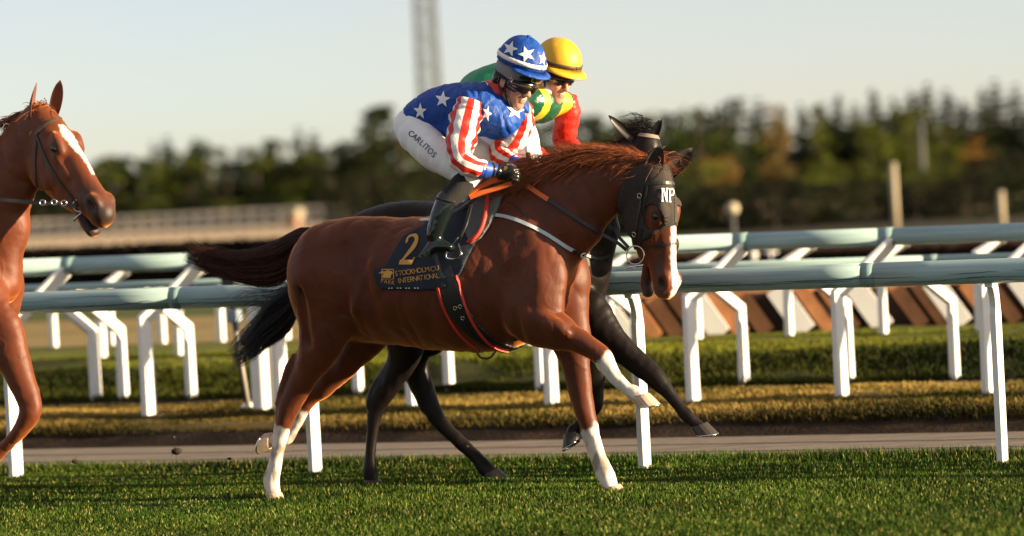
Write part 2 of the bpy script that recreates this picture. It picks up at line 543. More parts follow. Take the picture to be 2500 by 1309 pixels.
G = dict(
    turf=ground_mat('turf_soil', [(.016, .030, .006), (.030, .055, .010), (.050, .075, .016)], 2.5, (1, 2.2, 1)),
    path=ground_mat('path_concrete', [(.16, .13, .105), (.22, .185, .15), (.26, .22, .18)], 1.2, (.5, 5, 1), bump=.25, bscale=20, fine=14),
    dry=ground_mat('dry_grass_soil', [(.040, .030, .010), (.10, .075, .022), (.16, .115, .040)], 1.6, (1, 3, 1)),
    soil_shade=ground_mat('soil_and_bank_shade', [(.010, .007, .004), (.024, .015, .010), (.060, .038, .024)], 1.8, (1, 2, 1)),
    bank=ground_mat('bank_grass', [(.012, .018, .004), (.030, .036, .006), (.060, .055, .010)], 1.4, (1, 2, 1)),
    top=ground_mat('mown_grass', [(.07, .085, .012), (.12, .13, .018), (.17, .15, .026)], .8, (.6, 2, 1)),
    sand=ground_mat('straw_field', [(.20, .145, .050), (.27, .195, .075), (.33, .245, .10)], .35, (.4, 2, 1), bump=.2),
    green=ground_mat('infield_grass', [(.045, .065, .012), (.065, .085, .016), (.09, .10, .02)], .2, (.4, 2, 1), bump=.2),
    far=ground_mat('far_ground', [(.020, .020, .008), (.034, .030, .012), (.05, .042, .018)], .05, (.4, 2, 1), bump=.1),
    ftrack=ground_mat('far_sand_track', [(.46, .34, .20), (.52, .39, .24), (.58, .44, .28)], .06, (.3, 2, 1), bump=.1))
strip('turf_track', [-60, -25, -10, -6, -5, -4, -3, -2.5, -2, -1.5, -1, -.6, -.3, -.1, 0, .1, .2, .3, .42], G['turf'], rough=.006)
strip('path', [.42, .50, .9, 1.3, 1.7, 2.0], G['path'])
strip('bank_face', [2.0, 2.04, 2.08, 2.13, 2.18, 2.22], G['soil_shade'], rough=.012, wobble=.02)  # shade of the steep face put into its dark soil colour
strip('low_bank', [2.22, 2.25, 2.35, 2.5, 2.8, 3.1, 3.4, 3.7, 4.0, 4.25], G['dry'], rough=.035, wobble=.03)
strip('soil_edge', [4.25, 4.35, 4.45, 4.6, 4.75], G['soil_shade'], rough=.012, wobble=.04)
strip('grass_bank', [4.75, 4.85, 4.95, 5.05, 5.15, 5.25, 5.35, 5.45, 5.6, 5.8, 6.1, 6.5], G['bank'], rough=.06, wobble=.40)
strip('lawn', [6.5, 6.9, 7.4, 8, 8.6, 9.2], G['top'], rough=.015)
strip('straw_field', [9.2, 10, 11, 12, 13, 14, 15.6], G['sand'], rough=.01)
strip('infield', [15.6, 18, 21, 24, 27, 30], G['green'])
strip('far_ground', [30, 45, 60, 78], G['far'])
strip('far_sand_track', [78, 110, 152], G['ftrack'])
strip('horizon_ground', [152, 260, 500, 1200], G['far'])
# joints in the path: dark grooves cut across and along
gv = []
for tt_ in (.95, 1.45):
    P = [rail_xy(s, tt_, .004) for s in np.linspace(-6, 14, 60)]
    gv.append(ribbon(np.array(P), np.tile(UP, (60, 1)), .012, .003))
v, f = join(gv)
tag(mk('path_joint', v, f, mat('path_joint_dirt', base=(.06, .05, .04), rough=.95)), kind='structure')

# ------------------------------------------------------------------ grass blades
def leafmat(name):
    m_ = mat(name, attr=True, rough=.7, spec=.10)
    return m_
M['blade'] = leafmat('grass_blade')
def blades(name, n, tr, hfun, wid, cfun, seed, ymax=None, lean=.35, srange=None):
    rg = np.random.default_rng(seed)
    t = rg.uniform(tr[0], tr[1], n); 
    # only where the lens can see: along-range widens with distance
    yc = (T0 + t) / N[1]
    half = yc * .185 + 1.5
    s_mid = (np.zeros(n) - A0[0]) * D[0] + ((T0 + t - 0) / N[1] - A0[1]) * D[1] * 1.0
    # solve X range at that t: X = x -> s
    X = rg.uniform(-1, 1, n) * half
    Y = (T0 + t - N[0] * X) / N[1]
    P = np.stack([X, Y, zf(t) - .004], 1)
    h = hfun(P, t, rg); w = wid * rg.uniform(.7, 1.3, n)
    az = rg.uniform(0, 2 * pi, n); d = np.stack([np.cos(az), np.sin(az), 0 * az], 1)
    fd = rg.uniform(0, 2 * pi, n); ld = np.stack([np.cos(fd), np.sin(fd), 0 * fd], 1) * (lean * rg.uniform(.1, 1.2, n))[:, None]
    m1 = P + (UP * .55 + ld * .35) * h[:, None]; tip = P + (UP * (1 - .3 * lean) + ld * 1.0) * h[:, None]
    V = np.stack([P - d * w[:, None], P + d * w[:, None], m1 + d * w[:, None] * .8, m1 - d * w[:, None] * .8, tip], 1).reshape(-1, 3)
    b = np.arange(n) * 5
    Q4 = np.column_stack([b, b + 1, b + 2, b + 3]); T3 = np.column_stack([b + 3, b + 2, b + 4])
    c = cfun(P, t, rg)
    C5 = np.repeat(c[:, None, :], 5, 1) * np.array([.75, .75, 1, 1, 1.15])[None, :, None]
    me = bpy.data.meshes.new(name)
    me.vertices.add(len(V)); me.vertices.foreach_set('co', V.astype(np.float32).ravel())
    li = np.concatenate([Q4.ravel(), T3.ravel()]).astype(np.int32)
    me.loops.add(len(li)); me.loops.foreach_set('vertex_index', li)
    me.polygons.add(2 * n)
    me.polygons.foreach_set('loop_start', np.concatenate([np.arange(n) * 4, 4 * n + np.arange(n) * 3]).astype(np.int32))
    me.update(calc_edges=True)
    ca = me.color_attributes.new('Col', 'FLOAT_COLOR', 'POINT')
    c4 = np.ones((len(V), 4), np.float32); c4[:, :3] = C5.reshape(-1, 3); ca.data.foreach_set('color', c4.ravel())
    me.materials.append(M['blade'])
    o = bpy.data.objects.new(name, me); COL.objects.link(o)
    return tag(o, kind='stuff')
def mixc(a, b, w): return np.asarray(a) * (1 - w[:, None]) + np.asarray(b) * w[:, None]
def c_turf(P, t, rg):
    w = np.clip(.5 + .5 * vnoise(P * [1, 2, 0], 3, 71) + rg.normal(0, .25, len(P)), 0, 1)
    c = mixc((.015, .042, .003), (.056, .096, .008), w)
    c = c * (1 + .42 * np.clip(vnoise(P * [1, 2.5, 0], 1.3, 77) + .5 * vnoise(P, 5, 80), -1, 1))[:, None]
    y = rg.uniform(size=len(P)) < .09
    c[y] = mixc((.24, .26, .07), (.26, .21, .07), rg.uniform(size=y.sum()))
    return c
def h_turf(P, t, rg): return (.030 + .014 * np.clip(vnoise(P, 4, 72), -1, 1) + .045 * np.exp(-((t - .30) / .14) ** 2)) * rg.uniform(.6, 1.3, len(P))
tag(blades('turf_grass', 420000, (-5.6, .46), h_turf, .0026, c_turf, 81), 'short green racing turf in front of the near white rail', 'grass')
def c_dry(P, t, rg):
    w = np.clip(.5 + .6 * vnoise(P * [1, 2, 0], 2.2, 73) + rg.normal(0, .2, len(P)), 0, 1)
    c = mixc((.040, .045, .005), (.30, .205, .055), w)
    c = c * (1 + .55 * np.clip(vnoise(P * [1, 2.2, 0], 1.5, 79), -1, 1))[:, None]
    c[t < 2.42] *= .45  # blades along the lip darkened, bank shade put into their colour
    return c
def h_dry(P, t, rg): return (.052 + .030 * np.clip(vnoise(P, 3, 74), -1, 1) - .02 * (t > 4.1)) * rg.uniform(.5, 1.3, len(P))
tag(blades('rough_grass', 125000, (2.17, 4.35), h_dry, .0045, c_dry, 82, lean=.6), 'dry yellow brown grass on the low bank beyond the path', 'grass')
def c_bank(P, t, rg):
    w = np.clip(.45 + .6 * vnoise(P * [1, 2, 0], 1.6, 75) + rg.normal(0, .2, len(P)) + .35 * (t > 5.75), 0, 1)
    c = mixc((.012, .020, .003), (.075, .080, .008), w)
    c = c * (1 + 1.1 * np.clip((t + .35 * vnoise(P, 1.5, 78) - 5.6) / .4, 0, 1))[:, None]  # blades on the bank top brightened, sunlight put into their colour
    return c
def h_bank(P, t, rg): return (.056 + .042 * np.clip(vnoise(P, 2.6, 76), -1, 1)) * rg.uniform(.4, 1.4, len(P)) * np.clip(1.0 - (t - 5.5) * .9, .32, 1)
tag(blades('bank_tall_grass', 125000, (4.65, 7.6), h_bank, .006, c_bank, 83, lean=.6), 'dark green long grass on the second bank, its top coloured as sunlit', 'grass')

# ------------------------------------------------------------------ white rails
M['white_paint'] = mat('white_painted_post', base=(.74, .74, .72), rough=.5, noise=.06, nscale=3, bump=.04, bscale=20)
M['rail_plastic'] = mat('rail_sky_tint', base=(.29, .42, .43), rough=.38, spec=.5, noise=.20, nscale=4, stretch=(.6, .6, 16), bump=.03, bscale=14)  # teal sky reflection on the white tubes put into base colour
M['rail_scuff'] = mat('rail_scuff', base=(.06, .10, .105), rough=.5)
M['rail_joint'] = mat('rail_joint', base=(.19, .30, .31), rough=.4)
def line_s(px, py, t): return float((on_t(px, py, t) - A0) @ D)
def rail_at(s, t, z0, z1, s0, s1): return rail_xy(s, t, z0 + (z1 - z0) * (s - s0) / (s1 - s0))
# near rail: a thick tube carried over the turf by curved necks
def near_rail():
    TR = -.16
    pa, pb = on_t(60, 740, TR), on_t(2500, 659, TR)
    sa, sb = float((pa - A0) @ D), float((pb - A0) @ D); za, zb = pa[2], pb[2]
    root = thing('running_rail', 'nearest white running rail with thick tube coloured like reflected sky, right behind the horses', 'rail', rail_xy(3, 0, 0), 'white running rails')
    cuts = [-9, -4.6, -1.55, 1.35, 4.05, line_s(2121, 668, TR), 8.4, 12, 16]
    for i in range(len(cuts) - 1):
        P = np.array([rail_at(s, TR, za, zb, sa, sb) for s in np.linspace(cuts[i] + .004, cuts[i + 1] - .004, 8)])
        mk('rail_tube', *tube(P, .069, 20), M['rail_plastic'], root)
        q = rail_at(cuts[i + 1], TR, za, zb, sa, sb)
        mk('joint_sleeve', *tube(np.array([q - D * .035, q + D * .035]), .0705, 20), M['rail_joint'], root)
    # scuffs worn along the tube's face
    rg = np.random.default_rng(5)
    sc = []
    for k in range(64):
        s0 = rg.uniform(-2.2, 7.2); L = rg.uniform(.08, .9); ang = rg.uniform(-.9, .25)
        ss = np.linspace(s0, s0 + L, 12); wob = np.cumsum(rg.normal(0, .03, 12))
        P, Q = [], []
        for s, w_ in zip(ss, wob):
            a = ang + w_; nn = -N * cos(a) + UP * sin(a)
            P.append(rail_at(s, TR, za, zb, sa, sb) + nn * .0692); Q.append(nn)
        sc.append(ribbon(np.array(P), np.array(Q), rg.uniform(.002, .006) * np.sin(np.linspace(.1, 3.0, 12)) + .0008, .0008))
    v, f = join(sc); tag(mk('scuff', v, f, M['rail_scuff'], root), kind='stuff')
    for s in [line_s(40, 1165, 0) - 4.3, line_s(40, 1165, 0) - 2.15, line_s(40, 1165, 0), line_s(770, 1150, 0), line_s(1575, 1148, 0), line_s(2448, 1132, 0), line_s(2448, 1132, 0) + 2.15, line_s(2448, 1132, 0) + 4.3]:
        zr = za + (zb - za) * (s - sa) / (sb - sa)
        prof = spline(np.array([[0, -.05, 0], [0, .5, 0], [0, .82, 0], [-.005, .93, 0], [-.035, 1.0, 0], [-.085, zr - .052, 0], [-.15, zr - .045, 0]]), 30)
        V, F_ = [], []
        for i in range(len(prof)):
            tn = unit(prof[min(i + 1, 29)] - prof[max(i - 1, 0)])
            nrm = np.array([tn[1], -tn[0]])
            for (a, b) in ((.062, .014), (.056, .020), (-.056, .020), (-.062, .014), (-.062, -.014), (-.056, -.020), (.056, -.020), (.062, -.014)):
                V.append(rail_xy(s + b, prof[i][0] + nrm[0] * a * (1 - .25 * (i > 22)), prof[i][1] + nrm[1] * a * (1 - .25 * (i > 22))))
        for i in range(len(prof) - 1):
            for j in range(8): F_.append((i * 8 + j, i * 8 + (j + 1) % 8, i * 8 + 8 + (j + 1) % 8, i * 8 + 8 + j))
        F_ += [tuple(range(8))[::-1], tuple(range(29 * 8, 30 * 8))]
        mk('post', np.array(V), F_, M['white_paint'], root, smooth=False)
near_rail()
def cranked_rail(label, t, posts, kink, reach, rz, r, sec, rail_px, joints=(), straight=False, dt=.35, arms=True):
    """posts: photo x, y of each foot; at height kink the post bends over by reach (along) and dt (away) up to the tube"""
    root = thing('running_rail', label, 'rail', rail_xy(3, t, float(zf(t))), 'white running rails')
    (x0, y0), (x1, y1) = rail_px
    tr = t + dt
    pa, pb = on_t(x0, y0, tr), on_t(x1, y1, tr)
    sa, sb = float((pa - A0) @ D), float((pb - A0) @ D)
    zz = lambda s: pa[2] + (pb[2] - pa[2]) * (s - sa) / (sb - sa)
    cuts = sorted([-14, 16] + list(np.array([float((on_t(x, y0 + (y1 - y0) * (x - x0) / (x1 - x0), tr) - A0) @ D) for x in joints])) + [-8, 12]) if joints else [-16, -9, -4, 1, 5, 9, 13, 18]
    for i in range(len(cuts) - 1):
        P = np.array([rail_xy(s, tr, zz(s)) for s in (cuts[i] + .006, cuts[i + 1] - .006)])
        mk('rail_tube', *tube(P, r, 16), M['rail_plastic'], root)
        q = rail_xy(cuts[i + 1], tr, zz(cuts[i + 1]))
        mk('joint_sleeve', *tube(np.array([q - D * .05, q + D * .05]), r + .003, 16), M['rail_joint'], root)
    for (px, py) in posts:
        s = line_s(px, py, t)
        zb = float(zf(t)) - .03
        hw, hd = sec
        pts = [rail_xy(s, t, zb), rail_xy(s, t, kink)]
        if arms: pts += [rail_xy(s + reach, tr, zz(s + reach) - r * .6)]
        V, F_ = [], []
        for i, p in enumerate(pts):
            if i == 0: ax = UP
            elif i == len(pts) - 1: ax = unit(pts[i] - pts[i - 1])
            else: ax = unit(unit(pts[i] - pts[i - 1]) + unit(pts[i + 1] - pts[i]))
            tw = radians(18)
            N_, D_ = N * cos(tw) + D * sin(tw), D * cos(tw) - N * sin(tw)
            if i == 0 or not arms: e1, e2 = N_, D_
            else: e1 = unit(N_ - ax * (N_ @ ax)); e2 = unit(np.cross(ax, e1)); e2 = e2 if e2 @ D > 0 else -e2
            k = 1.0 / max(.8, (ax @ unit(pts[i] - pts[i - 1])) if i else 1)
            for (a, b) in ((1, .8), (.9, 1), (-.9, 1), (-1, .8), (-1, -.8), (-.9, -1), (.9, -1), (1, -.8)):
                V.append(p + e1 * hd * a + e2 * hw * b * k)
        for i in range(len(pts) - 1):
            for j in range(8): F_.append((i * 8 + j, i * 8 + (j + 1) % 8, i * 8 + 8 + (j + 1) % 8, i * 8 + 8 + j))
        n = len(pts) * 8
        F_ += [tuple(range(8))[::-1], tuple(range(n - 8, n))]
        mk('post', np.array(V), F_, M['white_paint'], root, smooth=False)
cranked_rail('second white rail from the front, its cranked arms leaning right behind the nearest rail', 3.25, [(-300, 1028), (40, 1022), (365, 1016), (690, 1005), (1010, 1000), (1348, 995), (1693, 980), (2056, 978), (2415, 974), (2790, 968)], .86, .33, 1.28, .062, (.020, .066),
             ((60, 652), (2500, 566)), joints=(170, 480, 1810, 2165), dt=.32)
cranked_rail('third white rail from the front, its posts bent over to the left', 4.75, [(-90, 985), (235, 980), (302, 972), (468, 972), (690, 968), (876, 972), (1098, 966), (1322, 962), (1560, 958), (1818, 954), (2076, 955), (2333, 948), (2600, 940)], .72, -.26, 1.09, .031, (.020, .052),
             ((300, 697), (1815, 648)), dt=-.30)
cranked_rail('fourth white rail from the front, small arms leaning right, foot on the second bank', 7.2, [(-60, 876), (250, 868), (440, 870), (650, 868), (860, 862), (1072, 856), (1290, 850), (1490, 842), (1705, 836), (1928, 828), (2158, 824), (2393, 812), (2640, 806)], .98, .20, 1.2, .040, (.022, .046),
             ((250, 655), (1970, 590)), dt=.20)
cranked_rail('farthest white rail with short straight posts in front of the straw field', 9.25, [(-40, 858), (132, 853), (272, 850), (397, 843), (541, 842), (700, 838), (900, 832), (1700, 812)], .96, 0, 1.0, .035, (.026, .040),
             ((300, 745), (1815, 680)), dt=.0, arms=False)

# low hurdle of leaning boards, its line turned a little towards the sun
def hurdle():
    T_ = 7.95
    c0 = on_t(1960, 812, T_); c0[2] = .36
    a = atan2(D[1], D[0]) + radians(13)
    H_ = np.array([cos(a), sin(a), 0]); B_ = np.array([-sin(a), cos(a), 0])
    def sx(px):                                      # along the hurdle's line for a photo x
        d = ray(px, 800); t = (B_ @ (c0 - CAMPOS)) / (B_ @ d)
        return float((CAMPOS + d * t - c0) @ H_)
    root = thing('board_hurdle', 'low hurdle of slanting brown and white boards on the grass at right', 'hurdle', c0)
    M['brown_board'] = mat('brown_board', base=(.42, .175, .066), rough=.75, noise=.30, nscale=6, bump=.2, bscale=30)
    M['brown_dark'] = mat('dark_board_backing', base=(.030, .013, .008), rough=.9)
    s0, s1 = sx(1250), sx(2760)
    c = c0 + H_ * (s0 + s1) / 2 + B_ * .09 + UP * .17
    mk('backing', *box(c, [H_, B_, UP], ((s1 - s0) / 2, .012, .17)), M['brown_dark'], root, smooth=False)
    mk('rear_ramp', *box(c0 + H_ * (s0 + s1) / 2 + B_ * .30 + UP * .16, [H_, B_, UP], ((s1 - s0) / 2, .17, .19), .02), M['brown_board'], root, smooth=False)
    rg = np.random.default_rng(3)
    whites = [sx(x) for x in (1535, 1760, 1968, 2160, 2352, 2560)]
    lean = unit(UP * .40 - H_ * .265 + B_ * .05)
    across = unit(H_ - lean * (H_ @ lean)); nn = np.cross(across, lean)
    def board(nm, sc, w, m_, L, dt=0):
        b = c0 + H_ * sc + B_ * (dt + rg.uniform(-.012, .012)) + lean * L / 2
        return mk(nm, *box(b, [across, nn, lean], (w / 2, .014, L / 2), .004), m_, root, smooth=False)
    s = s0
    while s < s1:
        w = rg.uniform(.120, .148)
        if min(abs(s - q) for q in whites) > .13:
            board('board', s, w, M['brown_board'], rg.uniform(.42, .45), rg.uniform(-.006, .006))
        s += w * 1.12 + rg.choice([.008, .045, .06])
    for q in whites:
        board('white_board', q, .185, M['white_paint'], .455, -.04)
hurdle()

# pale panel post and black pole by the second rail
mk_ = thing('marker_post', 'pale panel post with a black pole and white foot beside the second rail', 'marker post', on_z(640, 1002, .13))
b_ = on_z(640, 1003, .13)
mk('panel', *box(b_ + UP * .5, [D * .6 + N * -.2, N * .6 + D * .2, UP], (.062, .05, .52), .012), M['white_paint'], mk_, smooth=False)
mk('side_panel', *box(b_ + D * .10 + N * .05 + UP * .5, [D, N, UP], (.04, .03, .5), .01), mat('pale_grey_panel', base=(.40, .37, .33), rough=.6), mk_, smooth=False)
p0 = on_z(606, 1000, .13)
M['blackm'] = mat('black_metal', base=(.012, .012, .014), rough=.4)
mk('pole', *tube(np.array([p0, p0 + UP * .86 - D * .09]), .026, 10), M['blackm'], mk_)
mk('pole', *tube(np.array([p0 + D * .025 - N * .03, p0 + UP * .60 - D * .05 - N * .03]), .016, 8), mat('grey_tube', base=(.30, .27, .22), rough=.5), mk_)
mk('foot', *ellipsoid(p0 + UP * .02, (.055, .05, .04), None, 12, 6), M['white_paint'], mk_)
mk('clamp', *box(p0 + UP * .72 - D * .075, [D, N, UP], (.05, .045, .05), .012), mat('blue_grey_clamp', base=(.20, .27, .34), rough=.5), mk_, smooth=False)
mk('head', *box(p0 + UP * .92 - D * .095, [D, N, UP], (.055, .06, .10), .015), M['blackm'], mk_, smooth=False)
# ------------------------------------------------------------------ trees, hedge, far fence, mast, lamp posts
def leaf_cloud(n, prof, seed, size, clumps=26, droop=.0, flat=.5):
    """leaf-sized faces in clumps through a crown of unit height; prof(z) gives the radius"""
    rg = np.random.default_rng(seed)
    cz = rg.beta(1.1, 1.25, clumps); ca = rg.uniform(0, 2 * pi, clumps); crr = np.sqrt(rg.uniform(.12, 1, clumps)) * .85
    C_ = np.stack([crr * prof(cz) * np.cos(ca), crr * prof(cz) * np.sin(ca), cz], 1)
    rad = .30 * prof(cz) + .035
    k = rg.integers(0, clumps, n)
    d = rg.normal(size=(n, 3)); d /= np.linalg.norm(d, axis=1)[:, None]
    P = C_[k] + d * (rad[k] * rg.uniform(.35, 1.08, n) ** .6)[:, None] * np.array([1, 1, .75])
    P[:, 2] = np.clip(P[:, 2], 0.0, 1.02)
    P[:, 2] -= droop * np.hypot(P[:, 0], P[:, 1])
    nn = d * .7 + rg.normal(size=(n, 3)) * .6 + UP * .25; nn /= np.linalg.norm(nn, axis=1)[:, None]
    a = np.cross(nn, rg.normal(size=(n, 3))); a /= np.linalg.norm(a, axis=1)[:, None]; b = np.cross(nn, a)
    s = size * rg.uniform(.6, 1.5, n)[:, None]
    V = np.stack([P - a * s, P - b * s * flat, P + a * s, P + b * s * flat], 1).reshape(-1, 3)
    return V, np.arange(4 * n).reshape(-1, 4)
def spruce_cloud(n, seed, size):
    rg = np.random.default_rng(seed)
    z = 1 - np.sqrt(rg.uniform(0, 1, n)) * .93
    lay = np.floor(z * 15) / 15 + .03
    z = lay + rg.normal(0, .010, n)
    az = (rg.integers(0, 9, n) * .698 + lay * 40) + rg.normal(0, .16, n)
    R_ = .19 * (1.02 - z) ** .85 * (.75 + .4 * np.sin(az * 2 + lay * 31))
    r = R_ * np.sqrt(rg.uniform(.02, 1, n))
    P = np.stack([r * np.cos(az), r * np.sin(az), z - .30 * r + .02], 1)
    nn = np.stack([np.cos(az) * .5, np.sin(az) * .5, 0 * az + .8], 1) + rg.normal(size=(n, 3)) * .4; nn /= np.linalg.norm(nn, axis=1)[:, None]
    a = np.cross(nn, rg.normal(size=(n, 3))); a /= np.linalg.norm(a, axis=1)[:, None]; b = np.cross(nn, a)
    s = size * rg.uniform(.5, 1.4, n)[:, None]
    V = np.stack([P - a * s, P - b * s * .5, P + a * s, P + b * s * .5], 1).reshape(-1, 3)
    return V, np.arange(4 * n).reshape(-1, 4)
def raw_mesh(name, V, F_, m_):
    me = bpy.data.meshes.new(name); F_ = np.asarray(F_)
    me.vertices.add(len(V)); me.vertices.foreach_set('co', V.astype(np.float32).ravel())
    me.loops.add(F_.size); me.loops.foreach_set('vertex_index', F_.astype(np.int32).ravel())
    me.polygons.add(len(F_)); me.polygons.foreach_set('loop_start', np.arange(0, F_.size, F_.shape[1], dtype=np.int32))
    me.update(calc_edges=True); me.materials.append(m_)
    return me
def leaf_mat(name, c0, c1, scale=.8):
    m_ = ground_mat(name, [c0, tuple((a + b) / 2 for a, b in zip(c0, c1)), c1], scale, bump=.0, fine=6)
    return m_
LM = dict(spruce=leaf_mat('spruce_needles', (.006, .012, .004), (.027, .036, .009)), pine=leaf_mat('pine_needles', (.009, .018, .003), (.048, .068, .009)),
          olive=leaf_mat('olive_leaves', (.020, .032, .004), (.10, .115, .012)), dark=leaf_mat('dark_leaves', (.006, .011, .003), (.026, .034, .007)),
          tan=leaf_mat('tan_leaves', (.085, .062, .018), (.19, .135, .042)), gold=leaf_mat('golden_leaves', (.10, .055, .010), (.22, .12, .02)), black=leaf_mat('deep_green_leaves', (.005, .007, .003), (.015, .017, .006)))
M['bark'] = mat('bark', base=(.055, .040, .028), rough=.9, noise=.3, nscale=3, bump=.3, bscale=6)
oval = lambda z: .36 * np.sqrt(np.clip(1 - ((z - .52) / .54) ** 2, 0, 1)) + .02
tall = lambda z: .24 * np.sqrt(np.clip(1 - ((z - .5) / .53) ** 2, 0, 1)) * (1 - .25 * z) + .02
roundp = lambda z: .55 * np.sqrt(np.clip(1 - ((z - .42) / .60) ** 2, 0, 1)) + .02
CR_ = {}
for k in range(3):
    CR_['spruce', k] = spruce_cloud(1500, 100 + k, .030)
    CR_['pine', k] = leaf_cloud(1500, tall, 110 + k, .026, 24)
    CR_['oval', k] = leaf_cloud(1700, oval, 120 + k, .027, 28)
    CR_['round', k] = leaf_cloud(1700, roundp, 130 + k, .030, 30)
MESHES = {}
def trunk_mesh(kind):
    if ('trunk', kind) in MESHES: return MESHES['trunk', kind]
    P = spline(np.array([[0, 0, -.02, .022], [.004, .003, .3, .016], [-.003, .002, .6, .010], [0, 0, .93, .003]]), 12)
    parts = [tube(P[:, :3], P[:, 3], 7)]
    rg = np.random.default_rng(hash(kind) % 1000 if False else len(kind))
    for i in range(7):
        z = .22 + .09 * i; a = i * 2.4; L = .16 * (1 - .5 * z)
        b = np.array([0, 0, z]); e = b + np.array([cos(a) * L, sin(a) * L, .10 if kind != 'spruce' else -.02])
        parts.append(tube(np.array([b, (b + e) / 2 + UP * .01, e]), [.008, .005, .002], 5))
    v, f = join(parts)
    me = bpy.data.meshes.new('trunk'); me.from_pydata(v.tolist(), [], f); me.materials.append(M['bark']); me.update()
    MESHES['trunk', kind] = me
    return me
def plant(kind, leaf, var, P, h, wsc, label, group, cat='tree', name=None, clear=.0):
    key = (kind, leaf, var)
    if key not in MESHES:
        V, F_ = CR_[kind, var]
        V = V.copy(); V[:, 2] = clear + V[:, 2] * (1 - clear)
        MESHES[key] = raw_mesh('crown', V, F_, LM[leaf])
    name = name or {'spruce': 'spruce_tree', 'pine': 'pine_tree', 'oval': 'leafy_tree', 'round': 'shrub'}[kind]
    root = thing(name, label, cat, P, group)
    root.scale = (h * wsc, h * wsc, h); root.rotation_euler = (0, 0, random.uniform(0, 6.28))
    for nm, me in (('trunk', trunk_mesh(kind)), ('crown', MESHES[key])):
        o = bpy.data.objects.new(nm, me); COL.objects.link(o); o.parent = root
    return root
def tree_px(kind, leaf, x, ytop, dist, wsc=1.0, label='', group='trees of the far wood', **kw):
    """a tree standing at the given distance whose top shows at photo point x, ytop"""
    top = at_depth(x, ytop, dist)
    zb = .37
    return plant(kind, leaf, random.randrange(3), (top[0], top[1], zb), top[2] - zb, wsc, label, group, **kw)
# skyline of the wood, left to right (photo x, top)
wood = [(-60, 372), (-10, 368), (40, 380), (90, 392), (140, 388), (185, 396), (225, 392), (262, 374), (300, 388), (335, 398), (372, 352), (405, 338), (440, 360), (475, 342), (508, 338), (545, 366), (580, 362), (618, 350), (655, 346), (690, 330),
        (728, 316), (765, 326), (800, 346), (835, 364), (870, 332), (1405, 288), (1450, 268), (1500, 282), (1850, 246), (1905, 262), (1955, 258), (2005, 248), (2045, 232), (2088, 258),
        (2130, 218), (2180, 236), (2225, 218), (2262, 208), (2310, 224), (2350, 236), (2396, 216), (2428, 200), (2478, 212), (2530, 206), (2590, 218)]
ORD = 'first second third fourth fifth sixth seventh eighth ninth tenth eleventh twelfth thirteenth fourteenth fifteenth sixteenth seventeenth eighteenth nineteenth twentieth'.split()
CNT = {}
def nth(key):
    CNT[key] = CNT.get(key, 0) + 1
    n = CNT[key]
    return ORD[n - 1] if n <= 20 else 'twenty-' + ORD[n - 21]
kinds_w = {'spruce': 'dark spruce with a thin pointed top in the far wood', 'pine': 'olive pine with a narrow uneven crown in the far wood'}
for i, (x, y) in enumerate(wood):
    kd = 'spruce' if (i * 7) % 5 < 3 or x > 1800 else 'pine'
    tree_px(kd, 'spruce' if kd == 'spruce' else 'pine', x, y - 4, 330 - (x - 250) * .05 + (i * 37) % 23, (1.75 if kd == 'spruce' else 1.6) * (1 + .15 * ((i * 13) % 5 - 2) / 2), label='%s %s from the left, on the skyline %s' % (nth((kd, x > 1100)), {'spruce': 'thin pointed dark spruce', 'pine': 'narrow olive pine'}[kd], 'right of the horse heads' if x > 1100 else 'left of the lattice mast'))
for i, x in enumerate(list(range(-420, -60, 60)) + list(range(910, 1400, 52)) + list(range(2640, 2900, 60))):
    y = 372 if x < 0 else (292 if x < 1400 else 214)
    tree_px('pine' if i % 3 else 'spruce', 'pine' if i % 3 else 'spruce', x, y + (i * 17) % 30, 300 + (i * 29) % 20, 1.9, label='%s %s' % (nth(('hid', x < 0, x > 2000)), 'far tree from the left, beyond the left edge' if x < 0 else ('far tree from the left, beyond the right edge' if x > 2000 else 'far tree from the left, hidden behind the two riders')))
# second layer between and below them
for i, x in enumerate(range(-50, 900, 42)):
    tree_px('pine', ['pine', 'olive', 'dark'][i % 3], x + (i * 31) % 19, 362 + (i * 53) % 40, 285 + (i * 29) % 20, 2.0, label='%s %s from the left, below the skyline left of the lattice mast' % (nth(('L', i % 3)), ['rounded green tree', 'yellow green tree', 'dark leafy tree'][i % 3]))
for i, x in enumerate(range(1400, 2600, 46)):
    tree_px('oval', ['dark', 'olive', 'pine', 'dark'][i % 4], x + (i * 31) % 23, 288 + (i * 53) % 60, 235 + (i * 29) % 20, 1.35, label='%s %s from the left, below the skyline right of the horse heads' % (nth(('R', i % 4 % 3)), ['dark leafy tree', 'yellow green tree', 'rounded green tree'][i % 4 % 3]))
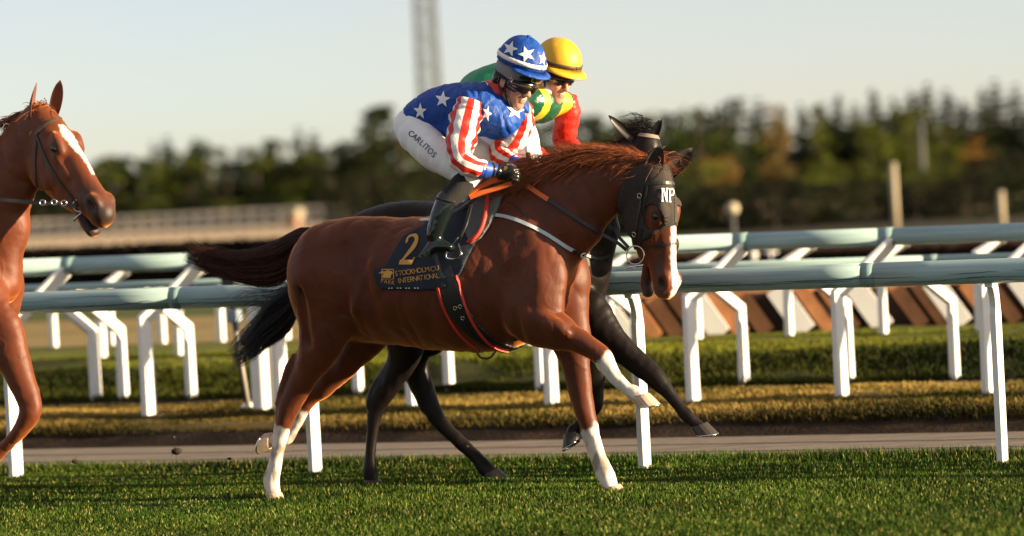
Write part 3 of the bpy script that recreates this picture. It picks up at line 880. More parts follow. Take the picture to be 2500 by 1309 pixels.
# trees that stand out
for x, y, d, w, kd, lf, lb in ((915, 288, 190, 1.2, 'oval', 'dark', 'broad dark tree just left of the lattice mast'), (968, 262, 185, 1.25, 'oval', 'dark', 'tallest dark tree at the foot of the lattice mast'), (1040, 276, 188, 1.2, 'oval', 'olive', 'olive tree behind the starred rider\'s back'),
                               (1110, 290, 190, 1.1, 'oval', 'dark', 'dark tree hidden behind the starred rider'), (1560, 286, 180, 1.05, 'oval', 'olive', 'light green round tree above the black horse\'s ears'), (1625, 268, 178, 1.1, 'oval', 'dark', 'dark round tree right of the black horse\'s ears'),
                               (1700, 258, 176, 1.1, 'oval', 'pine', 'large dark green tree with a domed top right of the horses\' heads'), (1762, 250, 178, 1.05, 'oval', 'dark', 'dark domed tree left of the tan tree'), (1888, 262, 165, .78, 'pine', 'tan', 'tall tan leaved tree standing right of the dark domed trees'),
                               (1905, 300, 163, .70, 'pine', 'tan', 'lower tan tree at the foot of the tall tan one'), (1985, 262, 170, .9, 'pine', 'olive', 'pale green tree beside the tan tree'), (2120, 300, 160, .9, 'oval', 'olive', 'yellow green tree above the pale post at right'), (2220, 268, 165, .95, 'oval', 'olive', 'bright olive tree behind the grey floodlight pole'),
                               (2300, 300, 160, .9, 'oval', 'olive', 'olive tree right of the grey floodlight pole'), (2390, 330, 150, .9, 'oval', 'gold', 'orange brown tree near the right edge')):
    tree_px(kd, lf, x, y, d, w, label=lb)
# shrubs at the wood's edge
sh = sorted([(1690, 395, 'olive'), (1745, 380, 'gold'), (1800, 420, 'dark'), (1850, 450, 'black'), (1905, 455, 'black'), (1960, 430, 'olive'), (2015, 400, 'olive'), (2070, 420, 'dark'), (2125, 412, 'olive'), (2180, 440, 'dark'), (2235, 420, 'olive'), (2290, 400, 'olive'), (2345, 392, 'dark'),
      (2400, 372, 'black'), (2450, 380, 'black'), (2500, 368, 'black'), (2560, 390, 'dark'), (1640, 410, 'dark'), (1590, 400, 'olive'), (1540, 410, 'dark'), (1480, 400, 'olive'), (1420, 400, 'gold'), (840, 440, 'black'), (890, 420, 'black'), (945, 410, 'dark'), (1005, 420, 'black'), (1065, 430, 'black'), (1120, 430, 'black')])
names_s = {'olive': 'olive green shrub before the wood', 'gold': 'shrub with autumn orange leaves before the wood', 'dark': 'dark green shrub before the wood', 'black': 'almost black green shrub in front of the wood'}
for i, (x, y, lf) in enumerate(sh):
    tree_px('round', lf, x, y, (96 if x > 1400 else 150) + (i * 17) % 14, 1.0 + .25 * ((i * 7) % 3), label='%s %s from the left, %s' % (nth((lf, x > 1300)), {'olive': 'olive green shrub', 'gold': 'autumn orange shrub', 'dark': 'dark green shrub', 'black': 'almost black shrub'}[lf], 'before the wood right of the horse heads' if x > 1300 else 'at the foot of the lattice mast'), group='shrubs before the wood', cat='shrub')
for i, x in enumerate(range(1420, 2620, 58)):
    tree_px('round', ['black', 'dark'][i % 2], x + (i * 13) % 20, 448 + (i * 23) % 30 - (x - 1420) * .03, 78 + (i * 11) % 8, 1.9, label='%s low dark shrub from the left, just above the second rail right of the heads' % nth('low'), group='low shrubs along the wood', cat='shrub')
for i, x in enumerate(range(100, 1000, 56)):
    tree_px('round', ['black', 'dark', 'olive'][i % 3], x + (i * 13) % 20, 476 + (i * 23) % 22, 225 + (i * 11) % 12, 1.5, label='%s %s from the left, behind the far pale fence' % (nth(('bush', i % 3)), ['black green bush', 'dark green bush', 'olive bush'][i % 3]), group='bushes behind the far fence', cat='shrub')
# hedge across the infield: one clipped mass
rg_ = np.random.default_rng(9)
n_ = 42000
s_ = rg_.uniform(-30, -7.2, n_); u_ = rg_.uniform(-1, 1, n_); hgt = .74 + .05 * vnoise(np.stack([s_, 0 * s_, 0 * s_], 1), 1.5, 91)
sel = rg_.uniform(size=n_)
tt_ = 24.5 + np.where(sel < .6, -.35, u_ * .35) + rg_.normal(0, .03, n_); z_ = np.where(sel < .6, rg_.uniform(0, 1, n_), 1.0) * hgt + rg_.normal(0, .025, n_) + .37
P = A0 + s_[:, None] * D + tt_[:, None] * N + z_[:, None] * UP
d_ = rg_.normal(size=(n_, 3)); d_ /= np.linalg.norm(d_, axis=1)[:, None]; a_ = np.cross(d_, rg_.normal(size=(n_, 3))); a_ /= np.linalg.norm(a_, axis=1)[:, None]; b2_ = np.cross(d_, a_)
sz_ = rg_.uniform(.03, .07, n_)[:, None]
V = np.stack([P - a_ * sz_, P - b2_ * sz_ * .6, P + a_ * sz_, P + b2_ * sz_ * .6], 1).reshape(-1, 3)
LM['hedge'] = leaf_mat('hedge_leaves', (.006, .005, .003), (.022, .014, .008))
hedge = thing('hedge', 'long low dark brown hedge across the infield behind the rails', 'hedge', rail_xy(-16, 24.5, .37))
tag(mk('foliage', V, np.arange(4 * n_).reshape(-1, 4), LM['hedge'], hedge, smooth=False), kind='stuff')
mk('core', *box(rail_xy(-18.6, 24.5, .37 + .33), [D, N, UP], (11.3, .28, .33)), LM['hedge'], hedge, smooth=False)

brush = thing('brush_strip', 'low dark brown brush strip behind the rails right of the horse heads', 'hedge', rail_xy(0, 22, .37))
n_ = 26000
s_ = rg_.uniform(-7.0, 12, n_); z_ = np.sqrt(rg_.uniform(0, 1, n_)) * .28 + .37; tt_ = 22.0 + rg_.uniform(-.25, .25, n_)
P = A0 + s_[:, None] * D + tt_[:, None] * N + z_[:, None] * UP
d_ = rg_.normal(size=(n_, 3)) * [1, 1, .4]; d_ /= np.linalg.norm(d_, axis=1)[:, None]; b2_ = unit(UP) + rg_.normal(size=(n_, 3)) * .25
a_ = np.cross(d_, b2_); a_ /= np.linalg.norm(a_, axis=1)[:, None]
V = np.stack([P - a_ * .012, P - b2_ * .05, P + a_ * .012, P + b2_ * .09], 1).reshape(-1, 3)
LM['brush'] = leaf_mat('brush_twigs', (.012, .006, .004), (.045, .020, .012))
tag(mk('twigs', V, np.arange(4 * n_).reshape(-1, 4), LM['brush'], brush, smooth=False), kind='stuff')
mk('core', *box(rail_xy(2.5, 22.0, .37 + .09), [D, N, UP], (9.4, .2, .09)), LM['brush'], brush, smooth=False)
# pale fence far away at left
M['pale_fence'] = mat('pale_far_fence', base=(.78, .68, .52), rough=.8)
ff = thing('rail_fence', 'far pale wooden fence with many posts along the sand track at left', 'fence', rail_xy(-88, 152, .37))
sa_, sb_ = -116, -62
for z in (.35, 1.0):
    mk('rail', *box(rail_xy((sa_ + sb_) / 2, 152, .37 + z), [D, N, UP], ((sb_ - sa_) / 2, .05, .11), .02), M['pale_fence'], ff, smooth=False)
vp_, fp_ = box(np.zeros(3), [D, N, UP], (.11, .09, .55), .02)
me_p = None
for s in np.arange(sa_, sb_, 1.0):
    if me_p is None:
        o = mk('post', vp_ + rail_xy(s, 151.85, .37 + .55), fp_, M['pale_fence'], ff, smooth=False); me_p = o; s00 = s
    else:
        o = me_p.copy(); COL.objects.link(o); o.parent = ff; o.location = Vector(D * (s - s00))
kx = at_depth(716, 522, 170)
hut = thing('kiosk', 'small cream box shaped kiosk rising above the far fence at left', 'kiosk', (kx[0], kx[1], .37))
mk('cabin', *box((kx[0], kx[1], kx[2] - .45), [D, N, UP], (.34, .34, .60), .03), mat('kiosk_brown', base=(.30, .16, .10), rough=.7), hut, smooth=False)
mk('roof', *box((kx[0], kx[1], kx[2] + .02), [D, N, UP], (.48, .45, .26), .06), mat('cream_paint', base=(.30, .27, .19), rough=.6), hut, smooth=False)

# lattice mast
M['galv'] = mat('galvanised_steel', base=(.075, .082, .08), rough=.7)
bm_ = at_depth(1064, 520, 205); tp_ = at_depth(1038, -60, 205)
mast = thing('lattice_mast', 'tall grey steel lattice mast rising behind the starred rider', 'mast', (bm_[0], bm_[1], .37))
Hm = 30.0; wb, wt = .72, .52
cor = [(-1, -1), (1, -1), (1, 1), (-1, 1)]
rot = radians(14)
def mp_pt(i, z):
    w_ = wb + (wt - wb) * z / Hm; x, y = cor[i % 4]
    return np.array([bm_[0], bm_[1], .37]) + np.array([cos(rot) * x - sin(rot) * y, sin(rot) * x + cos(rot) * y, 0]) * w_ + UP * z
for i in range(4):
    mk('leg', *tube(np.array([mp_pt(i, 0), mp_pt(i, Hm)]), .085, 8), M['galv'], mast)
br_ = []
for j in range(32):
    z0, z1 = j * Hm / 32, (j + 1) * Hm / 32
    for i in range(4):
        br_.append(tube(np.array([mp_pt(i, z1), mp_pt(i + 1, z1)]), .045, 5)); 
        br_.append(tube(np.array([mp_pt(i, z0), mp_pt(i + 1, z1)] if j % 2 else [mp_pt(i + 1, z0), mp_pt(i, z1)]), .035, 5))
v, f = join(br_); tag(mk('lattice_brace', v, f, M['galv'], mast), kind='stuff')
lad = [tube(np.array([mp_pt(0, 0) * .5 + mp_pt(1, 0) * .5 + np.array([q, .1, 0]), mp_pt(0, Hm) * .5 + mp_pt(1, Hm) * .5 + np.array([q, .1, 0])]), .03, 5) for q in (-.18, .18)]
for j in range(70):
    c = (mp_pt(0, j * Hm / 70) + mp_pt(1, j * Hm / 70)) / 2 + np.array([0, .1, 0]); lad.append(tube(np.array([c - np.array([.18, 0, 0]), c + np.array([.18, 0, 0])]), .022, 4))
v, f = join(lad); mk('ladder', v, f, M['galv'], mast)

# posts and lamps at right
M['pale_post'] = mat('pale_wood_post', base=(.36, .31, .22), rough=.8)
def slim_post(x, ytop, ybase, dist, r, label, nm='post', cat='post', m_='pale_post', head=None):
    tp = at_depth(x, ytop, dist)
    root = thing(nm, label, cat, (tp[0], tp[1], .37))
    P = np.array([[tp[0], tp[1], .35], [tp[0], tp[1], tp[2]]])
    mk('pole', *tube(P, [r * 1.1, r], 10), M[m_], root)
    if head == 'cap': mk('cap', *ellipsoid(tp, (r * 1.2, r * 1.2, r * .6), None, 10, 6), M[m_], root)
    if head == 'globe':
        mk('globe', *ellipsoid(tp + UP * .05, (.125, .125, .125), None, 16, 10), mat('globe_white', base=(.45, .40, .28), rough=.5), root)
    if head == 'flood':
        mk('lamp_head', *box(tp, [D, N, UP], (.30, .12, .10), .03), M['galv'], root, smooth=False)
    return root
slim_post(2180, 402, 553, 66, .075, 'pale wooden post standing before the shrubs at right, left of the floodlight pole', head='cap')
slim_post(2247, 292, 495, 120, .10, 'slim grey floodlight pole before the olive trees at right', 'floodlight_pole', 'pole', 'galv', 'flood')
slim_post(2443, 470, 548, 62, .07, 'short pale post rising over the second rail near the right edge', head='cap')
slim_post(1789, 516, 590, 58, .035, 'globe lamp on a thin post above the second rail right of the heads', 'globe_lamp', 'lamp', 'galv', 'globe')
for x, y, lb in ((1840, 622, 'small cream cone shaped marker on the hedge line under the second rail'), (1882, 616, 'flat pale marker on the hedge line right of the cream one')):
    p_ = at_depth(x, y, 40)
    r_ = thing('course_marker', lb, 'marker', (p_[0], p_[1], .37))
    mk('stake', *tube(np.array([[p_[0], p_[1], .36], [p_[0], p_[1], p_[2]]]), .018, 6), M['white_paint'], r_)
    mk('disc', *ellipsoid(p_, (.055, .03, .06) if x < 1850 else (.10, .03, .025), None, 12, 8), M['white_paint'], r_)
# ------------------------------------------------------------------ horses
def head_frame(poll, face_az, tilt, sc, roll=0.0, deep=1.0):
    """u runs from poll to muzzle, v out of the face, w sideways (away from the camera side)"""
    fh = np.array([cos(face_az), sin(face_az), 0])
    u = unit(-UP * cos(tilt) + fh * sin(tilt)); v = unit(fh * cos(tilt) + UP * sin(tilt))
    w = np.cross(v, u); w = unit(w)
    if w @ N < 0: w = -w
    if roll:
        u, w = unit(u * cos(roll) + w * sin(roll)), unit(w * cos(roll) - u * sin(roll))
    return dict(o=np.asarray(poll, float), u=u, v=v, w=w, s=sc, deep=deep)
def hf(H, u, v, w):
    return H['o'] + H['s'] * (u * H['u'] + v * H['v'] + w * H['w'])
def add_head(S, H, mouth=0.03):
    s = H['s']; w = H['w']; ax = [H['u'], H['v'], H['w']]; dp_ = H['deep']
    st = [(0.02, -0.10, .06, .066), (.09, -.150, .080, .086), (.17, -.182, .090, .092), (.25, -.188, .092, .088), (.33, -.178, .088, .078),
          (.41, -.158, .080, .066), (.50, -.122, .071, .058), (.58, -.086, .066, .060), (.635, -.072, .058, .058)]
    st = [(u, a * (1 + (dp_ - 1) * min(1, max(0, (.62 - u) / .25))), b, c) for u, a, b, c in st]
    S.chain([(hf(H, u, (a + b) / 2, 0), (b - a) / 2 * s, c * s) for u, a, b, c in st], w=w, k=0.05)
    # lower jaw and lip
    S.chain([(hf(H, .38, -.125 * dp_, 0), .045 * s, .055 * s), (hf(H, .50, -.105 - mouth * .4, 0), .032 * s, .042 * s), (hf(H, .60, -.112 - mouth, 0), .027 * s, .038 * s),
             (hf(H, .655, -.108 - mouth, 0), .026 * s, .036 * s)], w=w, k=0.018)
    # upper lip, nose
    S.ell(hf(H, .650, -.010, 0), np.array([.038, .055, .050]) * s, ax, k=0.03)
    for q in (-1, 1):
        S.ell(hf(H, .24, .036, .066 * q), np.array([.055, .038, .026]) * s, ax, k=0.03)          # eye socket
        S.ell(hf(H, .205, .064, .064 * q), np.array([.042, .020, .022]) * s, ax, k=0.025)         # brow
        S.ell(hf(H, .25, -.095 * dp_, .070 * q), np.array([.110, .082 * dp_, .024]) * s, ax, k=0.02)         # cheek
        S.chain([(hf(H, .27, .010, .080 * q), .012 * s), (hf(H, .40, -.005, .062 * q), .010 * s)], w=w, k=0.02)   # facial crest
        S.ell(hf(H, .595, .028, .046 * q), np.array([.046, .036, .023]) * s, ax, k=0.022)         # nostril wing
        S.ell(hf(H, .608, .022, .066 * q), np.array([.034, .022, .021]) * s, ax, k=0.010, mode=-1)
        S.ell(hf(H, .248, .036, .098 * q), np.array([.024, .016, .014]) * s, ax, k=0.012, mode=-1)
    # mouth slit
    S.chain([(hf(H, .52, -.078 - mouth * .3, 0), .004 * s + mouth * .06, .09), (hf(H, .60, -.078 - mouth * .45, 0), .007 * s + mouth * .16, .09),
             (hf(H, .70, -.080 - mouth * .5, 0), .010 * s + mouth * .22, .09)], w=w, k=0.008, mode=-1)
def leg_chain(S, pts, yo, T, k=0.045, spread=None):
    st = [(on_t(x, y, T + yo * (spread[i] if spread else 1)), a, b) for i, (x, y, a, b) in enumerate(pts)]
    S.chain(st, w=N, k=k)
    return st
def ear_mesh(base, tip, face, width, curl=1.15, n=9, mcol=7):
    """leaf-shaped curled ear with a thickness, open towards 'face'"""
    ax = np.asarray(tip) - np.asarray(base); L = np.linalg.norm(ax); ax = ax / L
    f = unit(face - ax * (ax @ face)); s = np.cross(ax, f)
    Vo, Vi = [], []
    for i in range(n):
        t = i / (n - 1)
        wd = width * (0.62 + 0.9 * t - 0.35 * t * t) * (1 - t ** 2.6) ** 0.8 + 0.003
        cu = curl * (1.35 - 0.75 * t)
        for j in range(mcol):
            a = (j / (mcol - 1) - 0.5) * 2 * cu
            q = np.asarray(base) + ax * L * t + s * wd * sin(a) / max(sin(min(cu, pi / 2)), .6) - f * wd * (cos(a) - cos(cu)) * 0.9 + f * 0.02 * t * t
            Vo.append(q); Vi.append(q + f * (0.0045 * (1 - .6 * t)) * (cos(a) * .8 + .4))
    V = np.vstack([Vo, Vi]); o = n * mcol; F_ = []
    for i in range(n - 1):
        for j in range(mcol - 1):
            a = i * mcol + j
            F_.append((a, a + 1, a + mcol + 1, a + mcol)); F_.append((o + a, o + a + mcol, o + a + mcol + 1, o + a + 1))
        for j in (0, mcol - 1):
            a = i * mcol + j
            F_.append((a, a + mcol, o + a + mcol, o + a))
    for j in range(mcol - 1):
        a = (n - 1) * mcol + j; F_.append((a, a + 1, o + a + 1, o + a))
        F_.append((j, o + j, o + j + 1, j + 1))
    return V, F_
def hoof_mesh(top, down, toe, r, h, flare=1.22):
    """hoof wall: slanted truncated cone, longer at the toe, flat sole"""
    down = unit(down); toe = unit(toe - down * (down @ toe)); s = np.cross(down, toe)
    V = []; n = 16; K = [(0.0, .93, 0), (.08, 1.0, 0.0), (.5, 1.0 + (flare - 1) * .5, .25), (1.0, flare, .55)]
    for t, q, sh in K:
        for j in range(n):
            a = 2 * pi * j / n
            rr = r * q * (1 + 0.10 * cos(a))
            hh = h * t * (1.0 if t == 0 else (0.80 + 0.20 * cos(a)))
            V.append(np.asarray(top) + toe * (rr * cos(a) + sh * r * .75) + s * rr * sin(a) * .92 + down * hh)
    F_ = [tuple(range(n))]
    for i in range(len(K) - 1):
        for j in range(n): F_.append((i * n + j, (i + 1) * n + j, (i + 1) * n + (j + 1) % n, i * n + (j + 1) % n))
    F_.append(tuple(range((len(K) - 1) * n, len(K) * n))[::-1])
    return np.array(V), F_
def shoe_mesh(top, down, toe, r, h, flare=1.22):
    down = unit(down); toe = unit(toe - down * (down @ toe)); s = np.cross(down, toe)
    P = []
    for j in range(15):
        a = -2.35 + 4.7 * j / 14
        rr = r * flare * (1 + 0.10 * cos(a)) * .93
        P.append(np.asarray(top) + toe * (rr * cos(a) + .55 * r * .75) + s * rr * sin(a) * .92 + down * (h * (0.80 + 0.20 * cos(a)) + .004))
    return tube(np.array(P), 0.009, 6, flat=.6)


M['chestnut'] = mat('chestnut_coat', attr=True, rough=0.52, spec=0.34, sheen=1.0, sheen_tint=(1, .38, .12, 1), noise=0.28, nscale=7, bump=0.16, bscale=190, base=(0.20, .06, .025))
M['dark_coat'] = mat('dark_bay_coat', attr=True, rough=0.46, spec=0.22, noise=0.15, nscale=14, bump=0.12, bscale=45, base=(0.02, .012, .010))
M['mane_red'] = mat('red_mane_hair', base=(0.20, 0.056, 0.018), rough=0.38, spec=0.45, noise=0.35, nscale=30)
M['tail_red'] = mat('dark_red_tail_hair', base=(0.050, 0.016, 0.009), rough=0.42, spec=0.4, noise=0.4, nscale=30)
M['hair_black'] = mat('black_horse_hair', base=(0.010, 0.008, 0.008), rough=0.38, spec=0.5)
M['eye'] = mat('horse_eye', base=(0.006, 0.004, 0.003), rough=0.06, spec=0.8)
M['hoof_pale'] = mat('pale_hoof', base=(0.50, 0.38, 0.27), rough=0.5, noise=0.2, nscale=30)
M['hoof_dark'] = mat('dark_hoof', base=(0.035, 0.028, 0.026), rough=0.45, noise=0.2, nscale=30)
M['steel'] = mat('polished_steel', base=(0.62, 0.62, 0.62), rough=0.22, metal=1.0)
M['leather'] = mat('black_leather', base=(0.016, 0.014, 0.014), rough=0.42, spec=0.5, noise=0.2, nscale=50)
M['hoodcloth'] = mat('black_hood_cloth', base=(0.042, 0.036, 0.032), rough=0.85, spec=0.2, noise=0.15, nscale=40, bump=0.15, bscale=140)

CHEST = np.array([0.080, 0.0162, 0.0050]); CHEST_D = np.array([0.085, 0.024, 0.011])
WHITE = np.array([0.72, 0.68, 0.62])

# ---------------- the chestnut in front
TM = -1.32
def mp(x, y, yo=0.0): return on_t(x, y, TM + yo)
def same(x, y): return x, y
def ts(x, top, bot, b, T=TM, pm=same):
    a_, b_ = on_t(*pm(x, top), T), on_t(*pm(x, bot), T)
    return ((a_ + b_) / 2, np.linalg.norm(a_ - b_) / 2, b)
def trunk_ops(S, T, pm=same):
    P = lambda x, y, yo=0.0: on_t(*pm(x, y), T + yo)
    S.chain([ts(848, 545, 826, .235, T, pm), ts(910, 532, 838, .265, T, pm), ts(990, 531, 846, .285, T, pm), ts(1070, 528, 856, .29, T, pm),
             ts(1150, 512, 862, .275, T, pm), ts(1205, 494, 858, .245, T, pm), ts(1245, 530, 832, .215, T, pm)], k=0.05)
    blade = [unit(P(1375, 720) - P(1235, 520)), N, UP]
    blade[2] = np.cross(blade[0], blade[1])
    for q in (-1, 1):
        S.ell(P(1300, 636, .135 * q), (.26, .080, .15), blade, k=0.06)                        # shoulder
        S.ell(P(1290, 770, .15 * q), (.13, .10, .15), k=0.06)                                  # elbow / upper arm
        S.ell(P(800, 672, .13 * q), (.22, .135, .30), k=0.08)                                  # haunch
        S.ell(P(870, 585, .11 * q), (.20, .12, .12), k=0.07)                                   # croup
        S.ell(P(766, 690, .10 * q), (.135, .10, .25), k=0.06)                                  # buttock
    # withers and loin line
    S.chain([(P(1150, 520), .03, .05), (P(1215, 484), .045, .05), (P(1265, 465), .05, .05)], k=0.09)
def pectorals(S, T, pm=same):
    P = lambda x, y, yo=0.0: on_t(*pm(x, y), T + yo)
    S.ell(P(1326, 684, -.135), (.115, .105, .165), k=0.04)                # breast muscles
    S.ell(P(1392, 684, .130), (.115, .105, .165), k=0.04)
    S.ell(P(1330, 738, -.130), (.105, .085, .10), k=0.03)
    S.ell(P(1386, 738, .125), (.105, .085, .10), k=0.03)
    S.ell(P(1345, 655, 0), (.11, .17, .12), k=0.06)
    S.ell(P(1312, 728, -.195), (.055, .045, .055), k=0.03)               # point of the shoulder
    S.chain([(P(1424, 632, 0), .006, .010), (P(1412, 680, 0), .012, .016), (P(1396, 730, 0), .016, .018), (P(1384, 785, 0), .014, .016)], k=0.04, mode=-1)   # breast furrow
    for q in (-1, 1):
        S.chain([(P(1352 + 30 * q, 742, .16 * q), .006, .008), (P(1368 + 18 * q, 770, .08 * q), .010, .012), (P(1378, 776, .02 * q), .010, .012)], k=0.025, mode=-1)

Bm = Shape()
trunk_ops(Bm, TM)
Bm.chain([(mp(1268, 602), .30, .19), (mp(1325, 560), .265, .155), (mp(1383, 510), .232, .122), (mp(1438, 467), .205, .10), (mp(1494, 438), .175, .088),
          (mp(1548, 428), .125, .080), (mp(1585, 426), .10, .074)], k=0.06)
pectorals(Bm, TM)
Bm.chain([(mp(1355, 640, 0), .11, .12), (mp(1388, 606, 0), .09, .08), (mp(1430, 566, 0), .09, .07)], k=0.06)
HMAIN = head_frame(mp(1604, 418, .0), radians(-43), radians(2.5), 1.0, deep=1.12)
# legs: near hind, far hind, near fore, far fore (photo point, half depth, half width)
NH = [(805, 690, .22, .12), (797, 780, .175, .105), (782, 840, .135, .085), (750, 908, .088, .062), (724, 960, .074, .050), (702, 1002, .064, .045), (692, 1042, .048, .040),
      (680, 1092, .037, .033), (672, 1138, .037, .033), (662, 1170, .048, .041), (666, 1198, .042, .042)]
FH = [(880, 690, .20, .12), (905, 765, .165, .10), (900, 815, .125, .08), (855, 876, .085, .06), (806, 930, .068, .048), (764, 966, .056, .042), (744, 994, .043, .036),
      (720, 1040, .034, .030), (703, 1068, .040, .035), (680, 1076, .034, .030), (655, 1074, .036, .034)]
NF = [(1300, 740, .17, .09), (1322, 790, .135, .085), (1368, 812, .098, .070), (1415, 834, .067, .052), (1448, 852, .056, .046), (1470, 870, .056, .046), (1486, 892, .044, .038),
      (1508, 922, .034, .030), (1530, 946, .036, .032), (1550, 962, .046, .040), (1566, 976, .040, .038)]
FFo = [(1375, 760, .15, .09), (1392, 820, .125, .085), (1404, 880, .090, .068), (1415, 950, .072, .056), (1427, 1004, .060, .050), (1438, 1040, .052, .044), (1453, 1085, .042, .036),
       (1470, 1132, .040, .035), (1484, 1168, .050, .042), (1494, 1196, .044, .042)]
leg_chain(Bm, NH, -.15, TM)
leg_chain(Bm, FH, .12, TM)
leg_chain(Bm, NF, -.165, TM, spread=[.95, 1, 1, 1, 1, 1, 1, 1, 1, 1, 1])
leg_chain(Bm, FFo, .13, TM)
def tendon(S, pts, yo, T, r=.018, k=.03): S.chain([(on_t(x, y, T + yo), r, r) for x, y in pts], k=k)
tendon(Bm, [(716, 870), (694, 935), (677, 985)], -.15, TM, .022)
tendon(Bm, [(677, 1000), (668, 1090), (655, 1160)], -.15, TM, .012, .02)
tendon(Bm, [(846, 850), (786, 915), (748, 962)], .12, TM, .022)
tendon(Bm, [(1462, 896), (1500, 936), (1536, 966)], -.165, TM, .012, .02)
tendon(Bm, [(1420, 1050), (1438, 1100), (1462, 1160)], .13, TM, .012, .02)
tendon(Bm, [(905, 640), (870, 730), (850, 800)], -.255, TM, .010, .05)
Bm.chain([(mp(735, 640, -.22), .006, .006), (mp(742, 740, -.25), .012, .012), (mp(752, 840, -.225), .008, .008)], k=.05, mode=-1)   # hamstring line
Bm.chain([(mp(840, 600, -.26), .006, .006), (mp(838, 700, -.29), .012, .012), (mp(852, 790, -.25), .008, .008)], k=.05, mode=-1)
for i_, xr in enumerate(range(940, 1200, 34)):
    Bm.chain([(mp(xr, 640, -.312), .004, .004), (mp(xr - 14, 740, -.318), .007, .007), (mp(xr - 2, 810, -.27), .004, .004)], k=.03, mode=-1)   # ribs
# muscle relief
Bm.chain([(mp(900, 560, -.24), .02, .02), (mp(880, 680, -.29), .025, .02), (mp(905, 790, -.27), .02, .02)], k=0.07, mode=-1)     # flank hollow
Bm.chain([(mp(1205, 640, -.30), .012, .02), (mp(1240, 740, -.29), .014, .02), (mp(1262, 830, -.25), .012, .02)], k=0.06, mode=-1)
Bm.ell(mp(1345, 792, -.235), (.12, .035, .05), [unit(mp(1420, 838) - mp(1320, 780)), N, np.cross(unit(mp(1420, 838) - mp(1320, 780)), N)], k=0.03)
Bm.chain([(mp(1480, 540, -.105), .008, .008), (mp(1420, 585, -.135), .008, .008), (mp(1380, 612, -.155), .006, .006)], k=0.045, mode=-1)   # jugular groove
Bneck = Shape(); Bneck.ops = list(Bm.ops)
add_head(Bm, HMAIN, mouth=.030)
def vdisp(V, F_, d):
    n = np.zeros_like(V); a = np.cross(V[F_[:, 2]] - V[F_[:, 0]], V[F_[:, 3]] - V[F_[:, 1]])
    for k in range(4):
        for c in range(3): n[:, c] += np.bincount(F_[:, k], a[:, c], minlength=len(V))
    n /= np.linalg.norm(n, axis=1)[:, None] + 1e-12
    return V + n * np.asarray(d)[:, None]
def muscle(V, seed):
    q = np.stack([(V - A0) @ D, (V - A0) @ N * .8, V[:, 2] * .75], 1)
    r = np.abs(vnoise(q, 9, seed)) ** .7 * .012 - .006
    vein = np.clip(1 - np.abs(vnoise(V * [1, 1, .8], 13, seed + 4)) / .05, 0, 1) * .0022
    return r + vnoise(q, 22, seed + 1) * .0030 + vnoise(V, 55, seed + 2) * .0009 + vein
vm, fm = Bm.mesh(0.009, 2)
vm = vdisp(vm, fm, muscle(vm, 301))
def horse_colours(V, base, dark, H, whites=(), points=0.0):
    c = np.tile(base, (len(V), 1))
    nz = vnoise(V, 6, 3)[:, None]
    c = c * (1 + 0.12 * nz)
    z = V[:, 2]
    return c
def seg_t(V, a, b):
    ab = b - a; L = ab @ ab
    q = V - a; t = q @ ab / L
    d = np.linalg.norm(q - np.clip(t, 0, 1)[:, None] * ab, axis=1)
    return t, d
def paint(c, w, colr):
    w = np.clip(w, 0, 1)[:, None]
    return c * (1 - w) + np.asarray(colr) * w
cm = horse_colours(vm, CHEST, CHEST_D, HMAIN)
jag = vnoise(vm, 55, 5) * 0.16
def sock(c, V, pts, yo, T, i0, i1, r=.12):
    """white from station i0 (jagged top edge) down to i1"""
    st = [on_t(x, y, T + yo) for x, y, *_ in pts]
    a, b = st[i0], st[i1]
    # distance along the lower limb polyline
    best = np.full(len(V), 9.0)
    for k in range(i0, len(st) - 1):
        t, d = seg_t(V, st[k], st[k + 1]); best = np.minimum(best, d)
    t0, _ = seg_t(V, st[i0], st[min(i0 + 1, len(st) - 1)])
    wgt = (best < r) * np.clip((t0 + jag * 1.6) * 6, 0, 1)
    mud = np.clip((vnoise(V, 38, 15) - .25 + .5 * np.clip(.35 - V[:, 2], 0, 1)) * 2.2, 0, .75) * wgt
    return paint(paint(c, wgt, WHITE), mud, (.20, .15, .095))
cm = sock(cm, vm, NH, -.15, TM, 6, 10)
cm = sock(cm, vm, FH, .12, TM, 6, 10)
cm = sock(cm, vm, NF, -.165, TM, 5, 10)
cm = sock(cm, vm, FFo, .13, TM, 5, 9)
def head_paint(c, V, H, blaze, muzzle, mz=(0.055, 0.040, 0.036), vtop=.06):
    s = H['s']; q = (V - H['o']) / s
    u, v, w = q @ H['u'], q @ H['v'], q @ H['w']
    inh = (u > -.1) & (u < .8) & (np.abs(w) < .16) & (v > -.3) & (v < .2)
    jg = vnoise(V, 60, 9) * 0.006
    c = paint(c, inh * np.clip((u - .47 + v * .5) / .10, 0, 1) * np.clip((vtop - v) / .035, 0, 1) * muzzle, mz)
    c = paint(c, inh * np.clip(1 - np.hypot(u - .248, (v - .04) * 1.3) / .05, 0, .8) * (np.abs(w) > .05), (0.03, .015, .010))
    nst = np.sqrt(((u - .606) / .036) ** 2 + ((v - .022) / .026) ** 2 + ((np.abs(w) - .060) / .026) ** 2)
    nostril = inh * np.clip((1.05 - nst) / .25, 0, 1)
    for (u0, u1, w0, w1, off0, off1) in blaze:
        t = np.clip((u - u0) / (u1 - u0), 0, 1)
        hw = w0 + (w1 - w0) * t; of = off0 + (off1 - off0) * t
        g = np.clip((hw - np.abs(w - of) + jg) / .006, 0, 1) * (u > u0 + jg * 3) * (u < u1) * (v > .02) * inh
        c = paint(c, g, WHITE)
    c = paint(c, nostril, np.array([.012, .006, .005]))
    return c
